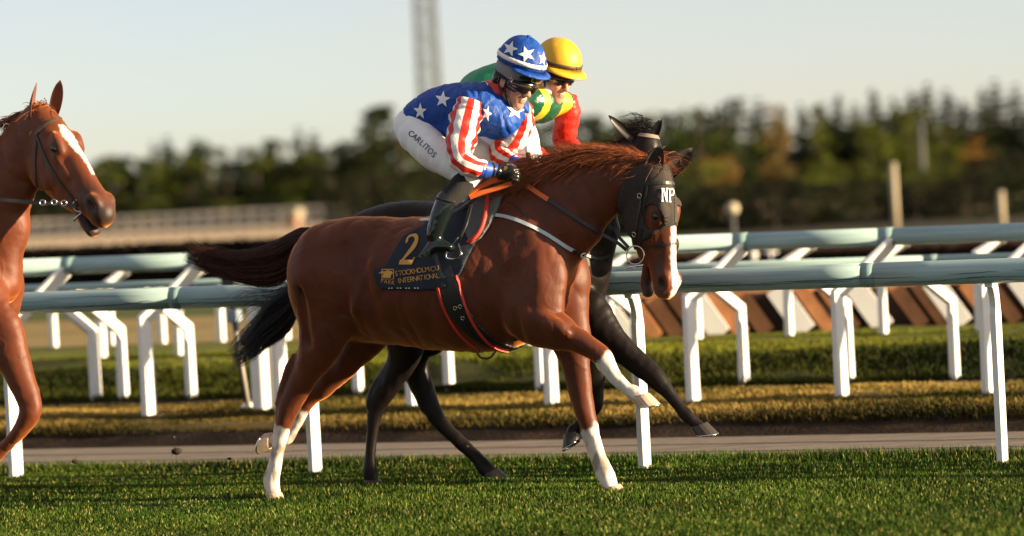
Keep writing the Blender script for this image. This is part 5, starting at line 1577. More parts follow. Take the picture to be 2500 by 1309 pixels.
St = guided([[pml(772, 556), pml(728, 560), pml(690, 582), pml(640, 604), pml(590, 616), pml(455, 590)], [pml(750, 600), pml(718, 650), pml(690, 690), pml(640, 700), pml(590, 688), pml(450, 640)]], TL, 250, .05)
v, f = strands(St, .006, .002); mk('tail', v, f, M['tail_red'], lefth)
bv_l = bvh_of(o_left)
br3 = thing('bridle', 'thin brown bridle with bit ring and reins on the left edge chestnut', 'bridle', hf(HL, .2, 0, 0))
M['brown_leather'] = mat('brown_leather', base=(0.085, 0.055, 0.035), rough=.45, noise=.2, nscale=50)
strap('browband', [bv_l], [(88, 328), (102, 312), (128, 297), (155, 288), (178, 286)], 18, .018, 'brown_leather', br3, .004)
strap('cheekpiece', [bv_l], [(90, 330), (104, 368), (124, 410), (150, 448), (178, 484), (192, 500)], 22, .012, 'leather', br3, .003)
strap('throatlash', [bv_l], [(91, 332), (87, 380), (88, 430), (94, 480), (100, 494)], 18, .009, 'leather', br3, .003)
bc = at_depth(193, 502, hf(HL, .50, -.07, -.085)[1])
v, f = torus(bc, unit(CAMPOS - bc) + HL['w'] * -.5, .032, .004, 24); mk('bit_ring', v, f, M['steel'], br3)
v, f = tube([at_depth(180, 540, bc[1]), at_depth(190, 527, bc[1]), at_depth(208, 512, bc[1])], [.012, .010, .006], 8, flat=.5); mk('bit', v, f, M['steel'], br3)
P = spline(np.array([at_depth(x, y, yy) for x, y, yy in [(188, 505, bc[1]), (150, 497, bc[1] - .02), (110, 497, bc[1] - .03), (50, 492, bc[1] + .02), (-20, 486, bc[1] + .06), (-140, 470, bc[1] + .3)]]), 30)
mk('rein', *flat_strip(P, .020), M['leather'], br3, smooth=False)
for x, y in ((104, 495), (132, 494), (156, 496)):
    c_ = at_depth(x, y, bc[1] - .045); mk('buckle', *torus(c_, unit(CAMPOS - c_), .014, .0028, 14), M['steel'], br3)
# ------------------------------------------------------------------ riders
M['skin'] = mat('skin', base=(0.50, 0.25, 0.17), rough=.5, noise=.08, nscale=30, bump=.05, bscale=90, sub=.15)
M['silk_blue'] = mat('blue_silk', base=(0.003, 0.052, 0.29), rough=.55, spec=.35, bump=.7, bscale=20, bdist=.022)
M['silk_red'] = mat('red_silk', base=(0.60, 0.022, 0.012), rough=.42, spec=.5, bump=.45, bscale=18, bdist=.022)
M['silk_white'] = mat('white_silk', base=(0.74, 0.74, 0.74), rough=.42, spec=.5, bump=.45, bscale=18, bdist=.022)
M['cuff_blue'] = mat('blue_cuff', base=(0.004, 0.05, 0.33), rough=.5, bump=.4, bscale=22)
M['breech'] = mat('white_breeches', base=(0.80, 0.81, 0.82), rough=.6, bump=.5, bscale=22, stretch=(1, 1, .45))
M['boot'] = mat('black_boot_leather', base=(0.007, 0.011, 0.012), rough=.14, spec=.6, bump=.25, bscale=20)
M['knit'] = mat('black_knit', base=(0.012, 0.012, 0.013), rough=.9, bump=.3, bscale=160)
M['black_plastic'] = mat('black_plastic', base=(0.012, 0.012, 0.012), rough=.25, spec=.5)
M['lens'] = mat('dark_goggle_lens', base=(0.018, 0.014, 0.008), rough=.04, spec=.9)
M['goldframe'] = mat('gold_frame', base=(0.55, 0.40, 0.16), rough=.3, metal=.8)
M['grey_liner'] = mat('grey_helmet_shell', base=(0.16, 0.18, 0.19), rough=.6)
M['silk_yellow'] = mat('yellow_silk', base=(0.68, 0.38, 0.020), rough=.5, bump=.3, bscale=16)
M['silk_green'] = mat('green_silk', base=(0.008, 0.23, 0.10), rough=.45, bump=.4, bscale=16)
M['silk_dkgreen'] = mat('dark_green_silk', base=(0.008, 0.075, 0.035), rough=.3, bump=.8, bscale=24)
M['brown_band'] = mat('brown_band', base=(0.06, 0.032, 0.018), rough=.6)
M['ink'] = mat('black_print', base=(0.012, 0.014, 0.02), rough=.8)

def person_frame(c, az, pitch, sc, roll=0.0):
    f = np.array([cos(az) * cos(pitch), sin(az) * cos(pitch), -sin(pitch)])
    l = unit(np.cross(UP, f)); z = np.cross(f, l)
    if roll: l, z = l * cos(roll) + z * sin(roll), z * cos(roll) - l * sin(roll)
    return dict(o=np.asarray(c, float), f=f, l=l, z=z, s=sc)
def pf(H, f, l, z): return H['o'] + H['s'] * (f * H['f'] + l * H['l'] + z * H['z'])
def add_face(S, H):
    s = H['s']; ax = [H['f'], H['l'], H['z']]; A_ = np.array
    S.ell(pf(H, -.012, 0, .035), A_([.100, .076, .098]) * s, ax, k=.03)
    S.ell(pf(H, .030, 0, -.050), A_([.066, .056, .078]) * s, ax, k=.03)
    S.ell(pf(H, .066, 0, -.108), A_([.024, .026, .020]) * s, ax, k=.03)
    for q in (-1, 1):
        S.ell(pf(H, .012, .047 * q, -.070), A_([.035, .014, .030]) * s, ax, k=.025)
        S.ell(pf(H, .064, .042 * q, -.022), A_([.026, .020, .016]) * s, ax, k=.02)
        S.ell(pf(H, .080, .030 * q, .030), A_([.016, .026, .010]) * s, ax, k=.015)
        S.ell(pf(H, .090, .031 * q, .010), A_([.014, .017, .012]) * s, ax, k=.012, mode=-1)
        S.ell(pf(H, .078, .031 * q, .010), A_([.014, .014, .011]) * s, ax, k=.004)
        S.ell(pf(H, .104, .013 * q, -.036), A_([.010, .009, .008]) * s, ax, k=.008)
        S.ell(pf(H, -.006, .080 * q, -.008), A_([.022, .009, .033]) * s, ax, k=.010)
        S.ell(pf(H, .000, .089 * q, -.004), A_([.012, .006, .020]) * s, ax, k=.006, mode=-1)
    S.chain([(pf(H, .092, 0, .018), .009 * s), (pf(H, .106, 0, -.010), .010 * s), (pf(H, .116, 0, -.032), .0125 * s)], w=H['l'], k=.012)
    S.ell(pf(H, .094, 0, -.064), A_([.010, .024, .0065]) * s, ax, k=.007)
    S.ell(pf(H, .091, 0, -.078), A_([.010, .021, .0075]) * s, ax, k=.007)
    S.chain([(pf(H, .104, -.024, -.0705), .0022 * s), (pf(H, .110, 0, -.0705), .0028 * s), (pf(H, .104, .024, -.0705), .0022 * s)], w=H['z'], k=.004, mode=-1)
def add_hand(S, wr, fwd, up, inn, sc=1.0, k=.008, r=.0095):
    """a fist closed round a rein: palm, four fingers of different lengths, thumb over the first finger"""
    fwd, up, inn = unit(fwd), unit(up), unit(inn); q = lambda a, b, c: np.asarray(wr) + sc * (fwd * a + up * b + inn * c)
    S.ell(q(.048, 0, .004), np.array([.052, .041, .019]) * sc, [fwd, up, inn], k=.015)
    for i, (b, L) in enumerate([(.029, .036), (.010, .041), (-.009, .038), (-.027, .030)]):
        S.chain([(q(.088, b, .000), r * sc), (q(.088 + L * .62, b * .98, .006), r * sc), (q(.086 + L * .66, b * .95, .030), r * .93 * sc), (q(.062 + L * .2, b * .92, .040), r * .85 * sc)], w=up, k=k, sub=3)
    S.chain([(q(.022, .034, .012), .013 * sc), (q(.060, .047, .026), .011 * sc), (q(.088, .040, .042), .009 * sc)], w=up, k=k, sub=3)
def dome(H, c, r, th1, nu=36, nv=14, pucker=.0, seed=0):
    V, F_ = [], []
    rg = np.random.default_rng(seed); ph = rg.uniform(0, 6.28, 5)
    for i in range(nv + 1):
        th = th1 * i / nv
        for j in range(nu):
            p = 2 * pi * j / nu
            w_ = 1 + pucker * (sin(4 * p + ph[0]) * sin(th * 2.2) + .6 * sin(7 * p + ph[1] + th * 2) + .5 * cos(11 * p + ph[2]) * (1 - i / nv)) * (0.4 + .6 * (1 - i / nv))
            V.append(c + H['s'] * w_ * (H['f'] * r[0] * sin(th) * cos(p) + H['l'] * r[1] * sin(th) * sin(p) + H['z'] * r[2] * cos(th)))
    n = nv * nu
    V = np.array(V)
    inner = c + (V - c) * .94
    V = np.vstack([V, inner]); o = (nv + 1) * nu
    for i in range(nv):
        for j in range(nu):
            a, b, c2, d = i * nu + j, i * nu + (j + 1) % nu, (i + 1) * nu + (j + 1) % nu, (i + 1) * nu + j
            F_.append((a, d, c2, b)); F_.append((o + a, o + b, o + c2, o + d))
    for j in range(nu):
        a, b = n + j, n + (j + 1) % nu
        F_.append((a, o + a, o + b, b))
    return V, F_
def rim_line(H, c, r, th, p0, p1, n, off=1.0):
    P = []
    for p in np.linspace(p0, p1, n):
        P.append(c + H['s'] * off * (H['f'] * r[0] * sin(th) * cos(p) + H['l'] * r[1] * sin(th) * sin(p) + H['z'] * r[2] * cos(th)))
    return np.array(P)
def peak(H, c, r, th, p0, p1, ext, drop, n=21, th_=.006):
    V, F_ = [], []
    for i, p in enumerate(np.linspace(p0, p1, n)):
        u = (p - (p0 + p1) / 2) / ((p1 - p0) / 2)
        e = ext * sqrt(max(1 - u * u, 0)) ** 1.0
        base = c + H['s'] * (H['f'] * r[0] * sin(th) * cos(p) + H['l'] * r[1] * sin(th) * sin(p) + H['z'] * r[2] * cos(th)) * 1.0
        od = unit(H['f'] * cos(p) * r[1] + H['l'] * sin(p) * r[0] * .6)
        tip = base + H['s'] * (od * e - H['z'] * drop * (e / ext))
        V += [base + H['z'] * th_, tip + H['z'] * th_ * .7, tip - H['z'] * th_ * .7, base - H['z'] * th_]
    for i in range(n - 1):
        for j in range(4): F_.append((i * 4 + j, i * 4 + (j + 1) % 4, i * 4 + 4 + (j + 1) % 4, i * 4 + 4 + j))
    F_ += [(3, 2, 1, 0), tuple(n * 4 - 4 + j for j in range(4))]
    return np.array(V), F_
def band_on(H, c, r, z0, z1, a0, a1, n=28, out_=0.0, th_=.006, nose=0.0, m_=5, sag=0.0):
    """curved strip round the head between heights z0..z1 (head units), e.g. goggles"""
    V, F_ = [], []
    for i, a in enumerate(np.linspace(a0, a1, n)):
        ca, sa = cos(a), sin(a)
        nz = nose * math.exp(-(a / .16) ** 2)
        rad = 1 / sqrt((ca / r[0]) ** 2 + (sa / r[1]) ** 2)
        taper = 1 - sag * abs(a / max(abs(a0), abs(a1))) ** 3
        for j in range(m_):
            t = j / (m_ - 1); zz = (z0 + nz) * (1 - t) + z1 * t
            mid = (z0 + z1) / 2; zz = mid + (zz - mid) * taper
            bul = out_ * sin(pi * t) 
            for k in (0, 1):
                rr = rad + bul - k * th_
                V.append(c + H['s'] * (H['f'] * ca * rr + H['l'] * sa * rr + H['z'] * zz))
    q = lambda i, j, k: (i * m_ + j) * 2 + k
    for i in range(n - 1):
        for j in range(m_ - 1):
            F_.append((q(i, j, 0), q(i + 1, j, 0), q(i + 1, j + 1, 0), q(i, j + 1, 0)))
            F_.append((q(i, j, 1), q(i, j + 1, 1), q(i + 1, j + 1, 1), q(i + 1, j, 1)))
        F_.append((q(i, 0, 0), q(i, 0, 1), q(i + 1, 0, 1), q(i + 1, 0, 0)))
        F_.append((q(i, m_ - 1, 0), q(i + 1, m_ - 1, 0), q(i + 1, m_ - 1, 1), q(i, m_ - 1, 1)))
    for j in range(m_ - 1):
        F_.append((q(0, j, 0), q(0, j + 1, 0), q(0, j + 1, 1), q(0, j, 1)))
        F_.append((q(n - 1, j, 0), q(n - 1, j, 1), q(n - 1, j + 1, 1), q(n - 1, j + 1, 0)))
    return np.array(V), F_
def sleeve(px, T, stripes, n=46, cols=24, phase=0.0, wr=.075, seed=1):
    """loose silk sleeve: rings along the arm; columns alternate in colour"""
    X = np.array([np.append(on_t(x, y, T + yo), r) for x, y, yo, r in px])
    Q = spline(X, n); P, R_ = Q[:, :3], Q[:, 3]
    T_, U_, S_ = frames(P, -N)
    rg = np.random.default_rng(seed); a = np.linspace(0, 2 * pi, cols, endpoint=False) + phase
    V = []
    L = np.linspace(0, 1, n)
    for i in range(n):
        wv = 1 + wr * (np.sin(a * 2 + L[i] * 21 + 1.3) * .6 + np.sin(a * 3 - L[i] * 34) * .5 + .8 * sin(L[i] * 55 + 2 * sin(L[i] * 9)) * np.cos(a - 1.0))
        e = R_[i] * (wv + wr * 1.3 * (abs(sin(L[i] * 30 + 2.5 * sin(L[i] * 6))) - .5) * np.cos(a * 1 + L[i] * 3))
        V.append(P[i] + e[:, None] * (np.cos(a)[:, None] * U_[i] + np.sin(a)[:, None] * S_[i]))
    V = np.vstack(V); F_, mi = [], []
    for i in range(n - 1):
        for j in range(cols):
            F_.append((i * cols + j, i * cols + (j + 1) % cols, (i + 1) * cols + (j + 1) % cols, (i + 1) * cols + j))
            mi.append((j * stripes // cols) % 2)
    F_ += [tuple(range(cols))[::-1], tuple(range((n - 1) * cols, n * cols))]; mi += [0, 0]
    return V, F_, mi, P, R_
def print_px(name, bvs, polys, m_, parent, off=.003, div=3):
    """flat print given as triangles in photograph points, laid on the built surface"""
    V, F_ = [], []
    key = {}
    for tri in polys:
        A_, B_, C_ = [np.array(p, float) for p in tri]
        idx = {}
        ok = True
        for i in range(div + 1):
            for j in range(div + 1 - i):
                p = A_ + (B_ - A_) * i / div + (C_ - A_) * j / div
                kk = (round(p[0], 2), round(p[1], 2))
                if kk not in key:
                    q, n_ = hitn(bvs, *p)
                    if q is None: key[kk] = None
                    else:
                        key[kk] = len(V); V.append(q + n_ * off * .5 - unit(q - CAMPOS) * off)
                idx[i, j] = key[kk]
        for i in range(div):
            for j in range(div - i):
                t = (idx[i, j], idx[i + 1, j], idx[i, j + 1])
                if None not in t: F_.append(t)
                if j < div - i - 1:
                    t = (idx[i + 1, j], idx[i + 1, j + 1], idx[i, j + 1])
                    if None not in t: F_.append(t)
    F_ = [t for t in F_ if max(np.linalg.norm(V[t[0]] - V[t[1]]), np.linalg.norm(V[t[1]] - V[t[2]])) < .05]
    if not F_: return None
    return mk(name, np.array(V), F_, m_ if not isinstance(m_, str) else M[m_], parent, smooth=True)
def star_tris(cx, cy, R_, rot=0.0, sx=1.0, inner=.42, skew=0.0):
    P = []
    for i in range(10):
        r = R_ if i % 2 == 0 else R_ * inner
        a = rot - pi / 2 + pi * i / 5
        x, y = r * cos(a) * sx, r * sin(a)
        P.append((cx + x + skew * y, cy + y))
    return [((cx, cy), P[i], P[(i + 1) % 10]) for i in range(10)]
def text_tris(txt, cx, cy, h, rot=0.0, xs=1.0, shear=0.0, bold=.0, space=1.0):
    """lettering from Blender's built-in face as triangles in photograph points (cap height h)"""
    cu = bpy.data.curves.new('lettering', 'FONT'); cu.body = txt; cu.size = 1.0; cu.offset = bold; cu.align_x = 'CENTER'; cu.space_character = space
    cu.resolution_u = 3
    ob = bpy.data.objects.new('lettering', cu); COL.objects.link(ob)
    dg = bpy.context.evaluated_depsgraph_get()
    me = ob.evaluated_get(dg).to_mesh()
    bm = bmesh.new(); bm.from_mesh(me); bmesh.ops.triangulate(bm, faces=bm.faces)
    tr = [[(v.co.x, v.co.y) for v in f.verts] for f in bm.faces]
    bm.free(); ob.evaluated_get(dg).to_mesh_clear()
    bpy.data.objects.remove(ob); bpy.data.curves.remove(cu)
    k = h / .69; c_, s_ = cos(rot), sin(rot)
    o = []
    for t in tr:
        q = []
        for x, y in t:
            x, y = (x * xs + shear * y) * k, (y - .345) * k
            q.append((cx + x * c_ - (-y) * s_ * 1.0, cy + x * s_ - y * c_))
        o.append(q)
    return o
def stroke_tris(strokes, ox, oy, sx, sy, slant=0.0):
    """letters from quads: each stroke is four corners in a 0..1 box (y down)"""
    o = []
    for q in strokes:
        P = [(ox + (x + slant * (1 - y)) * sx, oy + y * sy) for x, y in q]
        for i in range(1, len(P) - 1): o.append((P[0], P[i], P[i + 1]))
    return o

def jp(x, y, yo=0.0): return on_t(x, y, TM + yo)
# ---- rider in blue with stars
H1 = person_frame(jp(1257, 199, .0), radians(-44), radians(24), 1.08, radians(-3))
jb = Shape()
jb.chain([(jp(1018, 306), .085, .13), (jp(1075, 278), .10, .135), (jp(1135, 258), .115, .15), (jp(1185, 250), .105, .145)], k=.04)
jb.chain([(jp(1150, 258, -.14), .055), (jp(1260, 264, .14), .055)], k=.04)
jb.chain([(jp(1200, 246), .055), (pf(H1, -.03, 0, -.07), .056)], k=.03)
for yo, hipx, kn, an in ((-1, (1018, 325, -.10), (1146, 426, -.235), (1060, 574, -.345)), (1, (1050, 318, .11), (1205, 402, .27), (1130, 565, .345))):
    jb.chain([(jp(*hipx), .085), (jp((hipx[0] + kn[0]) / 2, (hipx[1] + kn[1]) / 2 + 6, (hipx[2] + kn[2]) / 2), .075), (jp(*kn), .052)], k=.03)
    jb.chain([(jp(*kn), .048), (jp(kn[0] - 28, kn[1] + 34, kn[2] + .018 * yo), .046), (jp(an[0] + 30, an[1] - 84, an[2] - .03 * yo), .042), (jp(an[0] + 14, an[1] - 44, an[2] - .01 * yo), .038), (jp(*an), .032)], k=.02)
    jb.chain([(jp(an[0] + 28, an[1] + 28, an[2]), .014, .02), (jp(an[0] + 2, an[1] + 26, an[2]), .022)], k=.02)
arms1 = [[(1148, 262, -.18), (1120, 388, -.32), (1202, 415, -.24)], [(1276, 270, .17), (1230, 368, .25), (1266, 400, .13)]]
for a in arms1:
    jb.chain([(jp(*a[0]), .052), (jp(*a[1]), .040)], k=.03); jb.chain([(jp(*a[1]), .040), (jp(*a[2]), .026)], k=.02)
    fw = jp(*a[2]) - jp(*a[1]); jb.ell(jp(*a[2]) + unit(fw) * .035, np.array([.035, .022, .012]), [unit(fw), np.cross(unit(fw), -N), -N], k=.02)
add_face(jb, H1)
vj, fj = jb.mesh(.0060, 1)
person = thing('person', 'rider in blue silks with white stars, striped sleeves and dark goggles', 'person', jp(1060, 640, -.1))
mk('body', vj, fj, M['skin'], person)
js = Shape()
js.chain([(jp(1026, 289), .110, .155), (jp(1075, 275), .140, .175), (jp(1130, 266), .150, .19), (jp(1175, 266), .155, .20), (jp(1204, 274), .125, .18)], k=.04)
js.chain([(jp(1148, 256, -.14), .085), (jp(1200, 252, .0), .095), (jp(1262, 268, .15), .075)], k=.05)
js.ell(jp(1226, 302, .02), (.095, .15, .095), k=.05)
js.ell(jp(1105, 318, -.05), (.10, .11, .055), k=.05)
nf = unit(jp(1100, 200) - jp(1000, 250)); 
js.half(jp(1010, 290), -unit(D * .9 + UP * .1))
vq, fq = js.mesh(.0085, 1)
# billow and folds of the silk
fold = np.stack([(vq - A0) @ D * 1.0 + vq[:, 2] * .7, (vq - A0) @ N * .5, vq[:, 2] * .5 - (vq - A0) @ D * .5], 1)
dn_ = -np.clip(1 - np.abs(vnoise(fold, 13, 21)) / .22, 0, 1) * .012 + np.clip(1 - np.abs(vnoise(fold, 20, 24)) / .16, 0, 1) * .006 + vnoise(vq, 16, 22) * .004 + vnoise(fold, 60, 23) * .0015
nrm_ = None
def displace(V, F_, d):
    n = np.zeros_like(V)
    a = np.cross(V[F_[:, 2]] - V[F_[:, 0]], V[F_[:, 3]] - V[F_[:, 1]])
    for k in range(4):
        for c in range(3): n[:, c] += np.bincount(F_[:, k], a[:, c], minlength=len(V))
    n /= np.linalg.norm(n, axis=1)[:, None] + 1e-12
    return V + n * d[:, None]
vq = displace(vq, fq, dn_)
o_jer = mk('jersey', vq, fq, M['silk_blue'], person); bv_j = bvh_of(o_jer)
hem = spline(np.array([jp(1014, 243, -.02), jp(1008, 262, -.10), jp(1016, 300, -.15), jp(1034, 328, -.16)]), 16)
mk('hem', *tube(hem, .010, 7), M['silk_blue'], o_jer)
v, f, mi, P1, R1 = sleeve([(1148, 246, -.19, .070), (1139, 280, -.215, .083), (1129, 325, -.27, .086), (1121, 362, -.315, .078), (1126, 390, -.335, .066), (1150, 406, -.325, .060), (1182, 414, -.275, .048)], TM, 12, phase=.30)
o_s1 = mk('sleeve', v, f, None, person, mats=[M['silk_red'], M['silk_white']], mi=mi)
v, f, mi, P2, R2 = sleeve([(1276, 262, .17, .058), (1272, 290, .21, .074), (1254, 325, .24, .086), (1232, 356, .24, .084), (1226, 376, .215, .072), (1240, 390, .17, .055), (1262, 399, .135, .040)], TM, 12, phase=.1, seed=3)
mk('sleeve', v, f, None, person, mats=[M['silk_red'], M['silk_white']], mi=mi)
for P, R_, pts in ((P1, R1, [(1168, 411, -.295, .054), (1184, 414, -.27, .050), (1200, 415, -.245, .036), (1212, 416, -.225, .032)]), (P2, R2, [(1254, 396, .145, .045), (1266, 401, .13, .036), (1276, 404, .12, .030)])):
    Q = spline(np.array([np.append(jp(x, y, yo), r) for x, y, yo, r in pts]), 12)
    o_c = mk('cuff', *tube(Q[:, :3], Q[:, 3] * (1 + .04 * np.sin(np.arange(12) * 2.1)), 18), M['cuff_blue'], person)
    mk('wrist_band', *tube(Q[8:10, :3], Q[8, 3] + .003, 14), M['black_plastic'], o_c)
for a, upx in ((arms1[0], 1), (arms1[1], 1)):
    g = Shape(); fw = unit(jp(*a[2]) - jp(*a[1])); fw = unit(fw * .8 + D * .3)
    add_hand(g, jp(*a[2]) + fw * .02, fw, UP, N if a is arms1[0] else -N, 1.05)
    g.chain([(jp(*a[2]) - fw * .01, .030), (jp(*a[2]) + fw * .03, .027)], k=.012)
    v, f = g.mesh(.0042, 1); o_g = mk('glove', v, f, M['black_plastic'], person)
    if a is arms1[0]:
        bg_ = bvh_of(o_g)
        print_px('badge', [bg_], star_tris(1235, 410, 5.5, .4, inner=.6) + star_tris(1233, 413, 4, 1.0, inner=.7), 'gold', o_g, .002, 2)
collar = Shape().chain([(jp(1203, 246, -.005), .092, .095), (jp(1217, 212, -.003), .080, .080)], k=.0)
collar.half(jp(1220, 202), unit(pf(H1, 0, 0, 1) - pf(H1, 0, 0, 0) + UP * .5))
v, f = collar.mesh(.008, 1); mk('collar', v, f, M['silk_red'], o_jer)
brs = Shape()
brs.chain([(jp(1008, 306), .098, .145), (jp(1030, 306), .105, .155), (jp(1060, 300), .10, .15)], k=.04)
brs.ell(jp(1012, 318, -.08), (.098, .10, .115), k=.04); brs.ell(jp(1040, 316, .08), (.095, .10, .11), k=.04)
brs.chain([(jp(1020, 330, -.11), .105), (jp(1055, 366, -.165), .102), (jp(1102, 400, -.205), .084), (jp(1148, 424, -.235), .062)], k=.035)
brs.chain([(jp(1150, 424, -.235), .064), (jp(1132, 444, -.25), .060)], k=.02)
brs.chain([(jp(1050, 322, .11), .10), (jp(1110, 350, .175), .095), (jp(1165, 374, .225), .082), (jp(1205, 396, .27), .064)], k=.035)
v, f = brs.mesh(.008, 1)
fo_ = np.stack([(v - A0) @ D * .8 - v[:, 2] * .8, (v - A0) @ N * .6, v[:, 2] * .3], 1)
v = displace(v, f, (np.abs(vnoise(fo_, 26, 31)) - .35) * .008 + vnoise(v, 55, 32) * .0014)
o_br = mk('breeches', v, f, M['breech'], person); bv_br = bvh_of(o_br)
for sgn, pts in ((-1, [(1146, 428, -.238), (1118, 462, -.275), (1090, 490, -.315), (1074, 530, -.335), (1060, 574, -.345)]), (1, [(1205, 402, .27), (1180, 440, .29), (1160, 480, .32), (1144, 525, .335), (1130, 565, .345)])):
    kt = Shape().chain([(jp(*pts[0]), .062), (jp(*pts[1]), .064), (jp(*pts[2]), .054)], k=.02)
    v, f = kt.mesh(.008, 1); v = displace(v, f, vnoise(v, 60, 5) * .002)
    mk('gaiter', v, f, M['knit'], person)
    bt = Shape().chain([(jp(*pts[2]), .058), (jp(*pts[3]), .054), (jp(*pts[4]), .046)], k=.02)
    an = pts[4]
    bt.chain([(jp(an[0] + 40, an[1] + 30, an[2]), .024, .036), (jp(an[0] + 4, an[1] + 28, an[2]), .040, .042), (jp(an[0] - 34, an[1] + 54, an[2] + .05 * sgn), .013, .024)], k=.03)
    v, f = bt.mesh(.007, 1); v = displace(v, f, vnoise(v, 45, 6) * .0022)
    o_b = mk('boot', v, f, M['boot'], person)
    mk('boot_strap', *tube(spline(np.array([jp(pts[2][0] + 22, pts[2][1] + 4, pts[2][2] - .05), jp(pts[2][0], pts[2][1] + 1, pts[2][2] - .068), jp(pts[2][0] - 24, pts[2][1] - 5, pts[2][2] - .04)]), 8), .007, 6), M['knit'], o_b)
# helmet
hc = pf(H1, .004, 0, .112); hr = (.136, .118, .132)
v, f = dome(H1, hc, hr, radians(98), pucker=.018, seed=2); o_h = mk('helmet', v, f, M['silk_blue'], person); bv_h = bvh_of(o_h)
mk('helmet_button', *ellipsoid(hc + H1['z'] * hr[2] * H1['s'] * 1.01, (.016, .016, .008), [H1['f'], H1['l'], H1['z']], 10, 6), M['silk_blue'], o_h)
mk('peak', *peak(H1, hc, hr, radians(99), -1.25, 1.25, .046, .014), M['silk_blue'], o_h)
rl = rim_line(H1, hc, hr, radians(84), 0, 2 * pi, 49, 1.015)
Tn = np.array([unit(p - hc) for p in rl])
mk('helmet_band', *ribbon(rl, Tn, .024, .004), M['silk_white'], o_h)
lin = Shape().ell(pf(H1, -.004, 0, .058), np.array([.124, .106, .110]) * 1.08, [H1['f'], H1['l'], H1['z']], k=0)
lin.half(pf(H1, .0, 0, .090), H1['z']); lin.half(pf(H1, 0, 0, .002) , -H1['z'] - H1['f'] * .45)
v, f = lin.mesh(.008, 1); mk('helmet_liner', v, f, M['grey_liner'], o_h)
lb = Shape().ell(pf(H1, -.062, 0, -.005), np.array([.055, .090, .075]) * 1.08, [H1['f'], H1['l'], H1['z']], k=0)
v, f = lb.mesh(.008, 1); mk('neck_guard', v, f, M['black_plastic'], o_h)
for q in (-1, 1):
    P = spline(np.array([pf(H1, .025, .090 * q, .03), pf(H1, .022, .086 * q, -.03), pf(H1, .045, .066 * q, -.085), pf(H1, .060, .03 * q, -.128), pf(H1, .062, 0, -.132)]), 16)
    mk('chin_strap', *tube(P, .0065, 6), M['black_plastic'], o_h)
    P = spline(np.array([pf(H1, -.03, .088 * q, .03), pf(H1, -.028, .084 * q, -.03), pf(H1, .018, .082 * q, -.05)]), 10)
    mk('chin_strap', *tube(P, .006, 6), M['black_plastic'], o_h)
ge = pf(H1, .006, 0, 0)
o_gg = mk('goggles', *band_on(H1, ge, (.112, .092), -.034, .042, -1.25, 1.25, out_=.014, th_=.014, nose=.024, sag=.25), M['black_plastic'], person)
for q in (-1, 1):
    a0, a1 = sorted((.10 * q, 1.02 * q))
    mk('lens', *band_on(H1, ge, (.1145, .0945), -.014, .031, a0, a1, n=14, out_=.016, th_=.010, sag=.15), M['lens'], o_gg)
mk('goggle_strap', *band_on(H1, pf(H1, -.008, 0, 0), (.11, .103), .012, .034, 1.1, 2 * pi - 1.1, n=30, th_=.004), M['knit'], o_gg)
loop = [(-.30, .047), (-.30, .078), (.25, .078), (.75, .074), (.75, .047), (.25, .040), (-.30, .047)]
P = []
for (a, z) in loop:
    P.append(pf(H1, .128 * cos(a) + .01, .108 * sin(a), z))
lp_ = np.vstack([np.linspace(P[i], P[i + 1], 6) for i in range(len(P) - 1)])
o_g2 = mk('spare_goggles', *band_on(H1, pf(H1, .01, 0, 0), (.124, .104), .044, .074, -.8, .8, out_=.004, th_=.012), M['lens'], person)
mk('frame', *tube(lp_ + (H1['f'] * .006), .0035, 6), M['goldframe'], o_g2)
mk('strap_buckle', *tube(np.array([pf(H1, .052, -.097, .02), pf(H1, .060, -.099, .045), pf(H1, .070, -.096, .042), pf(H1, .064, -.097, .016), pf(H1, .052, -.097, .02)]), .0025, 5), M['steel'], o_gg)
# stars, lettering
for cx, cy, R_, rot, sx in ((1081, 243, 21, .12, .95), (1026, 272, 21, .05, .80), (1188, 194, 17, .5, 1.0), (1189, 277, 20, .35, .62), (1258, 271, 21, .15, 1.1)):
    print_px('star', [bv_j], star_tris(cx, cy, R_, rot, sx), 'silk_white', o_jer, .004, 4)
for cx, cy, R_, rot, sx in ((1246, 119, 20, .35, .95), (1286, 133, 21, -.30, 1.05), (1325, 144, 18, .2, .6)):
    print_px('star', [bv_h], star_tris(cx, cy, R_, rot, sx), 'silk_white', o_h, .003, 4)
import_txt = 'CARLITOS'
adv = np.array([0, 1.02, 1.0, .92, .68, .66, .98, .98]); adv = np.cumsum(adv) / np.sum(adv)
for i, ch in enumerate(import_txt):
    o_t = print_px('letter', [bv_br], text_tris(ch, 1004 + 56 * adv[i], 326 + 52 * adv[i] - 6 * adv[i] * (1 - adv[i]), 14, rot=radians(45), xs=.92, bold=.002), 'ink', o_br, .003, 2)

# whip held upright in the far hand
wh = thing('riding_whip', 'black riding whip with white knob held upright by the starred rider', 'whip', jp(1291, 412, .08))
mk('handle', *tube(spline(np.array([jp(1292, 415, .08), jp(1291, 395, .08), jp(1289, 372, .08)]), 12), .0135 * np.array([1, .95, 1.05] * 4), 10), M['knit'], wh)
mk('knob', *ellipsoid(jp(1288, 366, .08), (.018, .018, .024), None, 12, 8), M['silk_white'], wh)
mk('shaft', *tube(spline(np.array([jp(1292, 415, .08), jp(1300, 450, .14), jp(1290, 500, .2)]), 8), [.007, .006, .0055, .005, .005, .004, .004, .003], 6), M['black_plastic'], wh)

